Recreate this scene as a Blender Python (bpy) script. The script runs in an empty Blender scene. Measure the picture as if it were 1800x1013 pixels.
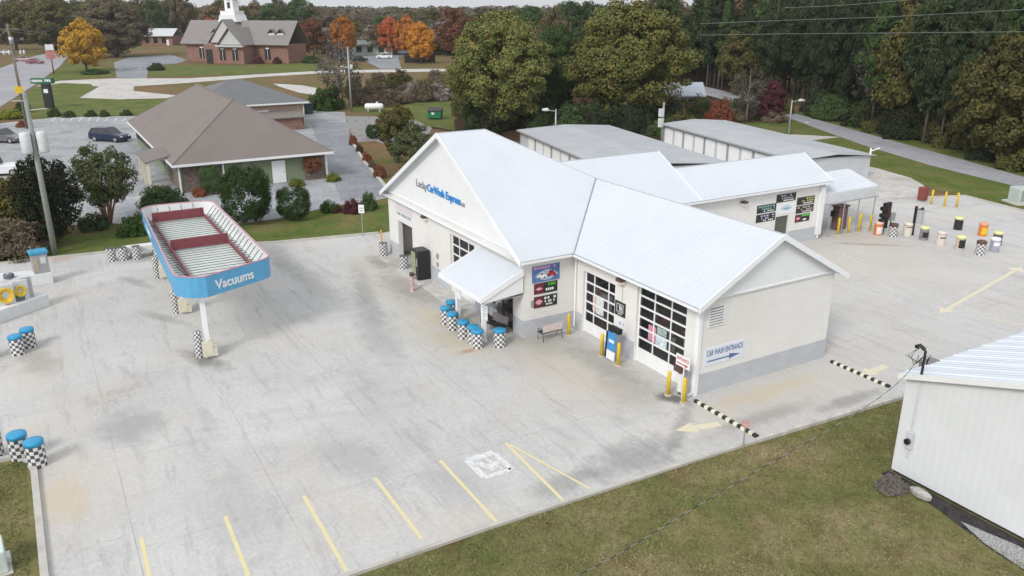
import bpy, math, random
import numpy as np
from mathutils import Vector, Matrix
D=bpy.data; S=bpy.context.scene
R=math.radians
# ---------------------------------------------------------------- camera, sky, sun, exposure
CAM=np.array([23.6,-22.86,16.0]); YAW,PIT,FL=R(149.80),R(19.145),1436.0
cf=np.array([math.cos(YAW)*math.cos(PIT),math.sin(YAW)*math.cos(PIT),-math.sin(PIT)])
cr=np.array([math.sin(YAW),-math.cos(YAW),0.0]); cu=np.cross(cr,cf)
cam=D.objects.new('camera',D.cameras.new('camera')); S.collection.objects.link(cam); S.camera=cam
cam.data.sensor_width=36; cam.data.lens=FL/1800*36; cam.data.clip_start=.1; cam.data.clip_end=12000
cam.matrix_world=Matrix(((cr[0],cu[0],-cf[0],CAM[0]),(cr[1],cu[1],-cf[1],CAM[1]),(cr[2],cu[2],-cf[2],CAM[2]),(0,0,0,1)))
SUN_EL,SUN_AZ=R(38),R(-60)       # direction TO the sun, azimuth ccw from +X
W=D.worlds.new("World"); S.world=W; W.use_nodes=True
nt=W.node_tree; bg=nt.nodes['Background']
sky=nt.nodes.new('ShaderNodeTexSky'); sky.sky_type='NISHITA'; sky.sun_disc=False
sky.sun_elevation=SUN_EL; sky.sun_rotation=R(90)-SUN_AZ; sky.dust_density=4; sky.air_density=1.6; sky.ozone_density=1
hs=nt.nodes.new('ShaderNodeHueSaturation'); hs.inputs['Saturation'].default_value=.30; hs.inputs['Value'].default_value=1.0
nt.links.new(sky.outputs[0],hs.inputs['Color']); ov=nt.nodes.new('ShaderNodeMix'); ov.data_type='RGBA'; ov.inputs[0].default_value=.78   # closed white cloud layer over the clear sky
ov.inputs[7].default_value=(6.0,6.2,6.55,1); nt.links.new(hs.outputs[0],ov.inputs[6]); nt.links.new(ov.outputs[2],bg.inputs[0]); bg.inputs[1].default_value=.14
sl=D.lights.new('sun','SUN'); sl.energy=1.6; sl.angle=R(16); sl.color=(1,.975,.94)
so=D.objects.new('sun',sl); S.collection.objects.link(so)
sd=Vector((math.cos(SUN_AZ)*math.cos(SUN_EL),math.sin(SUN_AZ)*math.cos(SUN_EL),math.sin(SUN_EL)))
so.rotation_euler=sd.to_track_quat('Z','Y').to_euler()
S.view_settings.view_transform='Standard'; S.view_settings.look='None'; S.view_settings.exposure=.15; S.view_settings.gamma=1
S.render.engine='CYCLES'
# ---------------------------------------------------------------- survey helpers (photo pixel -> real place on a plane)
def ray(x,y): return (x-900)/FL*cr-(y-506.5)/FL*cu+cf
def G(x,y,z=0.0):
    d=ray(x,y); p=CAM+d*((z-CAM[2])/d[2]); return p
def PX(x,y,X):
    d=ray(x,y); return CAM+d*((X-CAM[0])/d[0])
def PY(x,y,Y):
    d=ray(x,y); return CAM+d*((Y-CAM[1])/d[1])
# ---------------------------------------------------------------- materials
def newmat(name):
    m=D.materials.new(name); m.use_nodes=True; return m,m.node_tree,m.node_tree.nodes['Principled BSDF']
def noise(nt,scale,detail=6,rough=.6,vec=None,dist=0):
    n=nt.nodes.new('ShaderNodeTexNoise'); n.inputs['Scale'].default_value=scale; n.inputs['Detail'].default_value=detail
    n.inputs['Roughness'].default_value=rough; n.inputs['Distortion'].default_value=dist
    if vec is not None: nt.links.new(vec,n.inputs['Vector'])
    return n.outputs[0]
def ramp(nt,fac,stops):
    r=nt.nodes.new('ShaderNodeValToRGB'); e=r.color_ramp.elements
    while len(e)<len(stops): e.new(.5)
    for i,(p,c) in enumerate(stops): e[i].position=p; e[i].color=(*c,1) if len(c)==3 else c
    nt.links.new(fac,r.inputs[0]); return r.outputs[0]
def mixc(nt,fac,a,b,mode='MIX'):
    m=nt.nodes.new('ShaderNodeMix'); m.data_type='RGBA'; m.blend_type=mode
    for sck,v in ((0,fac),(6,a),(7,b)):
        if hasattr(v,'links'): nt.links.new(v,m.inputs[sck])
        elif sck==0: m.inputs[0].default_value=v
        else: m.inputs[sck].default_value=(*v,1)
    return m.outputs[2]
def coord(nt,kind='Object',scale=(1,1,1),rot=(0,0,0)):
    t=nt.nodes.new('ShaderNodeTexCoord'); mp=nt.nodes.new('ShaderNodeMapping')
    mp.inputs['Scale'].default_value=scale; mp.inputs['Rotation'].default_value=rot
    nt.links.new(t.outputs[kind],mp.inputs[0]); return mp.outputs[0]
def geopos(nt,scale=(1,1,1),rot=(0,0,0)):
    t=nt.nodes.new('ShaderNodeNewGeometry'); mp=nt.nodes.new('ShaderNodeMapping')
    mp.inputs['Scale'].default_value=scale; mp.inputs['Rotation'].default_value=rot
    nt.links.new(t.outputs['Position'],mp.inputs[0]); return mp.outputs[0]
def bump(nt,b,h,strength=.3,dist=.02):
    n=nt.nodes.new('ShaderNodeBump'); n.inputs['Strength'].default_value=strength; n.inputs['Distance'].default_value=dist
    nt.links.new(h,n.inputs['Height']); nt.links.new(n.outputs[0],b.inputs['Normal'])
def M(name,col,rough=.6,var=.12,scale=3,metal=0,bmp=0,bscale=30,spec=.5,dirt=None):
    m,nt,b=newmat(name); v=geopos(nt) 
    f=noise(nt,scale,6,.65,v); lo=tuple(c*(1-var) for c in col); hi=tuple(min(1,c*(1+var)) for c in col)
    c=ramp(nt,f,[(.3,lo),(.7,hi)])
    if dirt: c=mixc(nt,ramp(nt,noise(nt,scale*.35,8,.7,v),[(.52,(0,0,0)),(.75,(dirt[3],)*3)]),c,dirt[:3])
    nt.links.new(c,b.inputs['Base Color']); b.inputs['Roughness'].default_value=rough; b.inputs['Metallic'].default_value=metal
    b.inputs['Specular IOR Level'].default_value=spec
    if bmp: bump(nt,b,noise(nt,bscale,4,.6,v),bmp)
    return m
m_white=M('white_paint',(.80,.81,.81),.45,.04,1.2)
m_trim=M('white_trim',(.84,.85,.86),.4,.03,2)
m_siding=M('white_siding',(.80,.81,.81),.5,.03,.8)
m_dark=M('dark_metal',(.025,.025,.028),.4,.2)
m_black=M('black_plastic',(.012,.012,.014),.45,.2)
m_steel=M('steel',(.42,.43,.44),.4,.1,3,.6)
m_galv=M('galvanised',(.38,.39,.40),.5,.12,4,.3)
m_yellow=M('yellow_paint',(.75,.52,.03),.5,.1,6,dirt=(.25,.18,.05,.5))
m_pal=M('faded_yellow_paint',(.68,.60,.38),.85,.1,6)
m_blue=M('sky_blue_paint',(.10,.36,.60),.45,.08,3)
m_lid=M('blue_lid',(.03,.30,.54),.4,.1,5)
m_pink=M('pink_trim',(.60,.30,.38),.5,.1,5)
m_maroon=M('maroon_steel',(.20,.045,.055),.6,.2,4,dirt=(.10,.05,.04,.6))
m_red=M('red_paint',(.45,.03,.03),.5,.1)
m_orange=M('orange_paint',(.72,.20,.02),.5,.1)
m_green=M('green_paint',(.01,.16,.07),.5,.12)
m_brown=M('brown_metal',(.10,.05,.045),.5,.2)
m_rubber=M('rubber',(.02,.02,.02),.85,.2)
m_glass=M('dark_glass',(.018,.02,.022),.08,.3,.6,spec=.8)
m_lamp=M('lamp_lens',(.75,.72,.6),.3,.05)
m_wood=M('pole_wood',(.17,.15,.12),.85,.25,5,bmp=.3)
m_woodl=M('weathered_pole',(.26,.28,.25),.85,.2,5,bmp=.3)
m_bark=M('bark',(.10,.08,.065),.9,.3,3,bmp=.5,bscale=8)
m_barkg=M('grey_bark',(.22,.20,.18),.9,.25,3,bmp=.5,bscale=8)
m_conc=M('kerb_concrete',(.50,.48,.44),.85,.12,2,bmp=.2,dirt=(.25,.22,.18,.5))
m_kerbw=M('painted_island',(.70,.71,.70),.7,.06,2,dirt=(.35,.33,.30,.4))
m_ink=M('sign_ink_blue',(.08,.16,.34),.5,.05); m_inkg=M('grey_letter',(.30,.30,.32),.5,.05)
m_inkb=M('blue_letter',(.05,.27,.62),.4,.05); m_inkr=M('red_ink',(.55,.03,.05),.5,.05)
m_inkgr=M('green_ink',(.10,.50,.05),.5,.05); m_lpink=M('pink_ink',(.75,.35,.45),.5,.05)
m_mauve=M('pale_pink_panel',(.72,.66,.70),.5,.05)
m_palegrey=M('pale_grey_metal',(.60,.62,.63),.5,.08,2)
m_cream=M('cream_paint',(.70,.66,.52),.5,.05)
m_ylid=M('pale_yellow_lid',(.72,.72,.36),.5,.05)
def m_wall(name,col,bw,bh,mortar=.86,bs=.35,ns=.12,dirt=None):
    m,nt,b=newmat(name); t=nt.nodes.new('ShaderNodeNewGeometry'); sx=nt.nodes.new('ShaderNodeSeparateXYZ'); nt.links.new(t.outputs['Position'],sx.inputs[0])
    ad=nt.nodes.new('ShaderNodeMath'); ad.operation='ADD'; nt.links.new(sx.outputs[0],ad.inputs[0]); nt.links.new(sx.outputs[1],ad.inputs[1])
    cx=nt.nodes.new('ShaderNodeCombineXYZ'); nt.links.new(ad.outputs[0],cx.inputs[0]); nt.links.new(sx.outputs[2],cx.inputs[1])
    br=nt.nodes.new('ShaderNodeTexBrick'); nt.links.new(cx.outputs[0],br.inputs['Vector'])
    br.inputs['Scale'].default_value=1; br.inputs['Brick Width'].default_value=bw; br.inputs['Row Height'].default_value=bh
    br.inputs['Mortar Size'].default_value=.010; br.inputs['Mortar Smooth'].default_value=.5
    br.inputs['Color1'].default_value=(*[c*(1-ns) for c in col],1); br.inputs['Color2'].default_value=(*[min(1,c*(1+ns)) for c in col],1)
    br.inputs['Mortar'].default_value=(*[c*mortar for c in col],1)
    n=noise(nt,.9,8,.7,geopos(nt)); c=mixc(nt,.35,br.outputs[0],ramp(nt,n,[(.3,tuple(x*.85 for x in col)),(.7,col)]))
    if dirt: c=mixc(nt,ramp(nt,noise(nt,.5,8,.7,geopos(nt,(1,1,.4))),[(.5,(0,0,0)),(.8,(dirt[3],)*3)]),c,dirt[:3])
    nt.links.new(c,b.inputs['Base Color']); b.inputs['Roughness'].default_value=.8; bump(nt,b,br.outputs['Fac'],bs,-.02); return m
m_block=m_wall('cream_block',(.80,.785,.755),.4,.2,.9,.3,.025,dirt=(.70,.65,.56,.5))
m_base=m_wall('grey_block',(.50,.52,.55),.4,.2,.9,.3,.07)
m_brick=m_wall('red_brick',(.26,.14,.11),.6,.22,.9,.2,.25)
m_stone=m_wall('field_stone',(.20,.15,.13),.35,.18,.6,.8,.4)
m_gsid=m_wall('green_siding',(.20,.24,.15),30,.16,.8,.3,.04)
m_psid=m_wall('beige_siding',(.52,.38,.31),30,.16,.85,.3,.04)
def m_roof(name,col,var=.05,ns=.5,dirt=None,rough=.35,streak=None):
    m,nt,b=newmat(name); f=noise(nt,ns,8,.6,geopos(nt,streak or (1,1,1))); c=ramp(nt,f,[(.3,tuple(x*(1-var) for x in col)),(.7,tuple(min(1,x*(1+var)) for x in col))])
    if dirt: c=mixc(nt,ramp(nt,noise(nt,.25,8,.75,geopos(nt)),[(.5,(0,0,0)),(.8,(dirt[3],)*3)]),c,dirt[:3])
    nt.links.new(c,b.inputs['Base Color']); b.inputs['Roughness'].default_value=rough
    bump(nt,b,noise(nt,14,3,.6,geopos(nt)),.06); return m
m_wroof=m_roof('white_metal_roof',(.62,.655,.70),.03,.4,dirt=(.56,.585,.61,.6),rough=.5)
m_sroof=m_roof('grey_metal_roof',(.42,.44,.46),.09,.35,dirt=(.52,.53,.53,.8),rough=.5)
def m_shingle(name,col):
    m,nt,b=newmat(name); n1=noise(nt,9,4,.8,geopos(nt)); n2=noise(nt,.35,6,.6,geopos(nt))
    c=mixc(nt,.5,ramp(nt,n1,[(.3,tuple(x*.72 for x in col)),(.7,tuple(x*1.25 for x in col))]),ramp(nt,n2,[(.3,tuple(x*.85 for x in col)),(.7,tuple(x*1.1 for x in col))]))
    nt.links.new(c,b.inputs['Base Color']); b.inputs['Roughness'].default_value=.9; bump(nt,b,n1,.4,.03); return m
m_sh1=m_shingle('brown_shingle',(.205,.178,.162)); m_sh2=m_shingle('grey_shingle',(.16,.165,.175)); m_sh3=m_shingle('warm_grey_shingle',(.24,.22,.21))
def m_concrete():
    m,nt,b=newmat('stained_concrete'); P=geopos(nt)
    base=ramp(nt,noise(nt,.16,9,.62,P,.6),[(.28,(.475,.468,.455)),(.5,(.55,.542,.525)),(.72,(.605,.592,.57))])
    fine=ramp(nt,noise(nt,6,8,.75,P),[(.25,(.80,.80,.80)),(.75,(1.14,1.14,1.14))])
    c=mixc(nt,1,base,fine,'MULTIPLY')
    # scuffed patches, drawn out along the driving direction
    st=noise(nt,.5,10,.72,geopos(nt,(1,.28,1),(0,0,R(12))),.8)
    c=mixc(nt,ramp(nt,st,[(.52,(0,0,0)),(.78,(.45,)*3)]),c,(.32,.32,.32))
    st2=noise(nt,.35,10,.7,geopos(nt,(.25,1,1),(0,0,R(-10))),.5)
    c=mixc(nt,ramp(nt,st2,[(.56,(0,0,0)),(.8,(.4,)*3)]),c,(.34,.33,.31))
    st3=noise(nt,1.6,10,.8,geopos(nt,(.16,1,1),(0,0,R(22))),.6)
    c=mixc(nt,ramp(nt,st3,[(.52,(0,0,0)),(.64,(.42,)*3)]),c,(.26,.26,.265))
    st4=noise(nt,2.2,9,.85,P,.2)
    c=mixc(nt,ramp(nt,st4,[(.60,(0,0,0)),(.70,(.30,)*3)]),c,(.24,.23,.22))
    # warm mineral stains
    w=noise(nt,.11,6,.6,geopos(nt,(1,1,1),(0,0,1)),.3)
    c=mixc(nt,ramp(nt,w,[(.52,(0,0,0)),(.74,(.55,)*3)]),c,(.55,.46,.35))
    # local stains: position, radius, colour, strength
    def spot(c,x,y,rx,ry,col,s,rot=0):
        t=nt.nodes.new('ShaderNodeNewGeometry'); mp=nt.nodes.new('ShaderNodeMapping'); mp.vector_type='TEXTURE'
        mp.inputs['Location'].default_value=(x,y,0); mp.inputs['Scale'].default_value=(rx,ry,1); mp.inputs['Rotation'].default_value=(0,0,rot)
        nt.links.new(t.outputs['Position'],mp.inputs[0])
        ln=nt.nodes.new('ShaderNodeVectorMath'); ln.operation='LENGTH'; nt.links.new(mp.outputs[0],ln.inputs[0])
        a=nt.nodes.new('ShaderNodeMath'); a.operation='ADD'; nt.links.new(ln.outputs['Value'],a.inputs[0])
        n=noise(nt,1.3,8,.7,geopos(nt)); k=nt.nodes.new('ShaderNodeMath'); k.operation='MULTIPLY_ADD'; k.inputs[1].default_value=1.6; k.inputs[2].default_value=-.8
        nt.links.new(n,k.inputs[0]); nt.links.new(k.outputs[0],a.inputs[1])
        return mixc(nt,ramp(nt,a.outputs[0],[(.35,(s,)*3),(1.0,(0,0,0))]),c,col)
    for x,y,rx,ry,col,s,ro in SPOTS: c=spot(c,x,y,rx,ry,col,s*(.62 if rx>2.3 else .9),ro)
    wv=nt.nodes.new('ShaderNodeVectorMath'); wv.operation='ADD'; nn=nt.nodes.new('ShaderNodeTexNoise'); nn.inputs['Scale'].default_value=.7; nn.inputs['Detail'].default_value=6; nt.links.new(P,nn.inputs['Vector'])
    sc=nt.nodes.new('ShaderNodeVectorMath'); sc.operation='SCALE'; sc.inputs['Scale'].default_value=1.6; nt.links.new(nn.outputs['Color'],sc.inputs[0]); nt.links.new(P,wv.inputs[0]); nt.links.new(sc.outputs[0],wv.inputs[1])
    vo=nt.nodes.new('ShaderNodeTexVoronoi'); vo.feature='DISTANCE_TO_EDGE'; vo.inputs['Scale'].default_value=.16; nt.links.new(wv.outputs[0],vo.inputs['Vector'])
    ck=nt.nodes.new('ShaderNodeMath'); ck.operation='MULTIPLY'; nt.links.new(ramp(nt,vo.outputs['Distance'],[(.0,(1,1,1)),(.006,(0,0,0))]),ck.inputs[0]); nt.links.new(ramp(nt,noise(nt,.25,3,.6,P),[(.52,(0,0,0)),(.64,(.4,)*3)]),ck.inputs[1])
    c=mixc(nt,ck.outputs[0],c,(.20,.19,.18))
    # control joints
    t=nt.nodes.new('ShaderNodeNewGeometry'); sx=nt.nodes.new('ShaderNodeSeparateXYZ'); nt.links.new(t.outputs['Position'],sx.inputs[0])
    def joint(o,per,off,w):
        a=nt.nodes.new('ShaderNodeMath'); a.operation='ADD'; a.inputs[1].default_value=off; nt.links.new(o,a.inputs[0])
        p=nt.nodes.new('ShaderNodeMath'); p.operation='PINGPONG'; p.inputs[1].default_value=per/2; nt.links.new(a.outputs[0],p.inputs[0])
        l=nt.nodes.new('ShaderNodeMath'); l.operation='LESS_THAN'; l.inputs[1].default_value=w; nt.links.new(p.outputs[0],l.inputs[0]); return l.outputs[0]
    j=nt.nodes.new('ShaderNodeMath'); j.operation='MAXIMUM'; nt.links.new(joint(sx.outputs[1],4.6,22.2,.018),j.inputs[0]); nt.links.new(joint(sx.outputs[0],6.1,0.7,.014),j.inputs[1])
    jn=nt.nodes.new('ShaderNodeMath'); jn.operation='MULTIPLY'; nt.links.new(j.outputs[0],jn.inputs[0])
    nt.links.new(ramp(nt,noise(nt,.6,4,.6,P),[(.35,(.08,)*3),(.65,(.55,)*3)]),jn.inputs[1])
    c=mixc(nt,jn.outputs[0],c,(.24,.23,.22))
    nt.links.new(c,b.inputs['Base Color']); b.inputs['Roughness'].default_value=.82; bump(nt,b,noise(nt,22,5,.7,P),.12,.02); return m
SPOTS=[(-6,-3,6,2.6,(.53,.48,.40),.9,.2),(-12,-6.5,5,2.4,(.54,.49,.40),.85,0),(-21,-6,7,2.5,(.50,.46,.39),.9,0),(2,3,2.4,9,(.55,.50,.43),.8,0),(-9,24,9,7,(.56,.51,.44),.8,0),(-6,-25,5,5,(.56,.50,.42),.7,0),(-18,-24.5,5,2,(.52,.46,.38),.7,0),(-19,-5,4.5,1.6,(.22,.20,.17),.75,.1),(-25,-4.6,2.4,.8,(.14,.14,.10),.7,0),(-20,-7.5,7,.8,(.20,.20,.19),.6,-.25),(-15,-9.0,9,1.2,(.24,.24,.24),.55,-.18),
 (-8.6,-2.6,3.2,1.5,(.30,.29,.24),.6,.2),(-5,-1.4,3.6,1.2,(.27,.25,.21),.7,0),(-2.2,-2.0,3,1.4,(.30,.28,.24),.6,-.3),(-.3,-1.0,1.0,.55,(.07,.065,.06),.9,.5),
 (1.8,-2.3,3.2,.45,(.17,.17,.17),.65,-.9),(2.7,-5.5,1.4,2.8,(.20,.20,.20),.6,.1),(2.9,-8.5,.8,2.0,(.24,.23,.22),.55,0),(1,-12,2.2,1.6,(.33,.33,.33),.5,.3),
 (-14.6,-17.6,2.2,.7,(.14,.13,.12),.75,.4),(-21.5,-18.5,2.4,.5,(.20,.19,.18),.7,.5),(-28.8,-19,2.4,.5,(.20,.19,.18),.7,.4),(-18.3,-24.4,2.4,.9,(.22,.20,.17),.65,.2),
 (-10.5,-6.4,2.6,.9,(.52,.40,.22),.5,.2),(-9.2,-6.3,.35,.7,(.40,.20,.08),.7,0),(-13,-5,2.6,1.8,(.34,.28,.19),.5,.1),(-5,-24,2.0,.9,(.56,.44,.28),.55,0),(-37,-22.7,1.6,1.2,(.42,.22,.12),.5,0),
 (1.3,2.8,.7,4.2,(.56,.46,.33),.6,0),(-5.6,10.5,6,1.2,(.16,.16,.16),.7,-.2),(-12,27.5,4,2.6,(.50,.38,.27),.45,.2),(-11.5,27,3.4,.35,(.14,.12,.10),.6,.9),
 (-2.5,-14.5,3,1.4,(.28,.28,.29),.55,.2),(-1.5,-19,3.4,1.6,(.30,.30,.31),.5,0),(-8,-12,4,1.2,(.33,.33,.34),.4,-.2),(-9.3,-21.5,2.2,1.6,(.26,.27,.29),.6,0),(-30,-10,6,1.2,(.28,.27,.25),.5,0),(-24.3,-9.8,7,1.0,(.26,.25,.24),.55,.1),(-33.6,-16,1,4,(.2,.19,.17),.6,0),
 (2.9,1.2,.6,3.6,(.22,.21,.20),.5,0),(3.7,5.5,.5,2.6,(.2,.19,.18),.6,0),(-14.5,-5.7,2.2,.9,(.58,.48,.33),.45,0)]
m_lot=m_concrete()
def m_ground(name,cols,s1=.25,s2=3.5,tint=None,bs=.5):
    m,nt,b=newmat(name); P=geopos(nt)
    f1=noise(nt,s1,9,.65,P,.4); f2=noise(nt,s2,8,.8,P); f3=noise(nt,24,6,.8,P)
    c=ramp(nt,f1,[(.30,cols[0]),(.5,cols[1]),(.70,cols[2])])
    c=mixc(nt,.75,c,ramp(nt,f2,[(.25,(.45,.45,.45)),(.75,(1.5,1.5,1.5))]),'MULTIPLY')
    c=mixc(nt,.8,c,ramp(nt,f3,[(.25,(.55,.55,.55)),(.75,(1.5,1.5,1.5))]),'MULTIPLY')
    if tint: c=mixc(nt,ramp(nt,noise(nt,s1*1.7,8,.7,geopos(nt,(1,1,1),(0,0,.7))),[(.5,(0,0,0)),(.66,(.85,)*3)]),c,tint)
    nt.links.new(c,b.inputs['Base Color']); b.inputs['Roughness'].default_value=.95; b.inputs['Specular IOR Level'].default_value=.1
    bump(nt,b,f3,bs,.05); return m
m_grass=m_ground('autumn_lawn',[(.09,.13,.032),(.18,.17,.068),(.29,.235,.13)],.28,2.2,(.14,.10,.05))
m_grassg=m_ground('green_lawn',[(.065,.11,.022),(.11,.145,.035),(.19,.16,.07)],.3,2,(.17,.13,.05))
m_scrub=m_ground('rough_field',[(.10,.12,.03),(.17,.12,.06),(.22,.13,.07)],.06,1.2,(.10,.13,.03))
m_forestfloor=m_ground('leaf_litter',[(.035,.024,.015),(.055,.033,.02),(.03,.035,.015)],.2,3,(.09,.04,.025))
m_gravel=m_ground('gravel',[(.20,.20,.20),(.32,.31,.30),(.40,.39,.37)],1.2,9,(.10,.10,.10),1)
m_mulch=m_ground('mulch_gravel',[(.03,.03,.035),(.07,.065,.065),(.10,.09,.085)],2.0,14,(.03,.03,.03),1)
m_asph=m_ground('old_asphalt',[(.30,.30,.31),(.36,.37,.38),(.43,.43,.43)],.15,2.5,(.24,.25,.27),.2)
m_asph2=m_ground('blue_asphalt',[(.22,.23,.25),(.27,.28,.30),(.33,.34,.355)],.15,2.5,(.20,.21,.23),.2)
m_road=m_ground('road_asphalt',[(.30,.30,.31),(.35,.35,.37),(.38,.38,.40)],.1,2.5,(.26,.26,.28),.2)
m_pale=m_ground('pale_concrete',[(.48,.46,.43),(.54,.52,.49),(.60,.58,.54)],.2,2,(.40,.37,.33),.2)
def m_leaf(name,cols,sc=.9,world=True):
    m,nt,b=newmat(name); oi=nt.nodes.new('ShaderNodeObjectInfo')
    f=noise(nt,sc,5,.75,geopos(nt)); g=noise(nt,sc*9,3,.8,geopos(nt))
    c=ramp(nt,f,[(.28,cols[0]),(.5,cols[1]),(.72,cols[2])])
    c=mixc(nt,.8,c,ramp(nt,g,[(.25,(.5,.5,.5)),(.75,(1.55,1.55,1.55))]),'MULTIPLY')
    v=nt.nodes.new('ShaderNodeMapRange'); v.inputs['To Min'].default_value=.78; v.inputs['To Max'].default_value=1.25; nt.links.new(oi.outputs['Random'],v.inputs[0])
    h=nt.nodes.new('ShaderNodeHueSaturation'); nt.links.new(v.outputs[0],h.inputs['Value']); nt.links.new(c,h.inputs['Color'])
    nt.links.new(h.outputs[0],b.inputs['Base Color']); b.inputs['Roughness'].default_value=.75; b.inputs['Specular IOR Level'].default_value=.2
    b.inputs['Subsurface Weight'].default_value=0
    return m
L={k:m_leaf(k,v) for k,v in dict(
 oak=[(.06,.10,.028),(.14,.155,.045),(.26,.19,.055)], oak2=[(.07,.11,.028),(.165,.17,.045),(.29,.21,.055)], greyoak=[(.07,.06,.035),(.12,.10,.06),(.16,.13,.085)], green=[(.03,.06,.018),(.05,.085,.025),(.085,.12,.038)],
 pine=[(.018,.030,.012),(.030,.046,.018),(.052,.070,.028)], holly=[(.008,.016,.006),(.02,.03,.010),(.055,.035,.018)], crape=[(.05,.075,.03),(.09,.115,.045),(.14,.115,.055)],
 yellow=[(.22,.14,.02),(.48,.27,.03),(.58,.36,.06)], orange=[(.28,.09,.02),(.44,.16,.03),(.50,.24,.05)], red=[(.28,.06,.03),(.42,.10,.04),(.38,.17,.04)], amber=[(.45,.17,.02),(.58,.25,.03),(.50,.30,.06)],
 russet=[(.12,.05,.025),(.20,.075,.04),(.24,.12,.05)], brown=[(.10,.08,.045),(.155,.115,.065),(.20,.15,.08)], maroon=[(.06,.02,.025),(.10,.025,.035),(.08,.035,.035)], brush=[(.10,.075,.05),(.16,.12,.085),(.12,.13,.05)],
 olive=[(.045,.05,.014),(.085,.08,.022),(.13,.10,.03)], yolive=[(.055,.06,.018),(.11,.10,.028),(.18,.14,.042)], boxwood=[(.015,.035,.006),(.03,.065,.010),(.055,.10,.015)], lime=[(.09,.12,.01),(.17,.20,.02),(.22,.24,.03)],
 redshrub=[(.18,.05,.03),(.28,.08,.04),(.14,.09,.04)], greybrush=[(.17,.145,.125),(.27,.235,.21),(.36,.31,.28)], twig=[(.08,.07,.06),(.12,.105,.09),(.16,.14,.125)]).items()}
# checker wrap (UV laid out around the drum)
def m_check(a,c,name):
    m,nt,b=newmat(name); uv=nt.nodes.new('ShaderNodeUVMap'); ck=nt.nodes.new('ShaderNodeTexChecker'); ck.inputs['Scale'].default_value=1
    ck.inputs['Color1'].default_value=(*a,1); ck.inputs['Color2'].default_value=(*c,1); nt.links.new(uv.outputs[0],ck.inputs[0])
    c2=mixc(nt,.15,ck.outputs[0],ramp(nt,noise(nt,3,6,.7,geopos(nt)),[(.3,(.3,.29,.27)),(.7,(.7,.7,.7))]))
    nt.links.new(c2,b.inputs['Base Color']); b.inputs['Roughness'].default_value=.5; return m
m_checker=m_check((.78,.78,.78),(.02,.02,.03),'checker_wrap')
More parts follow.
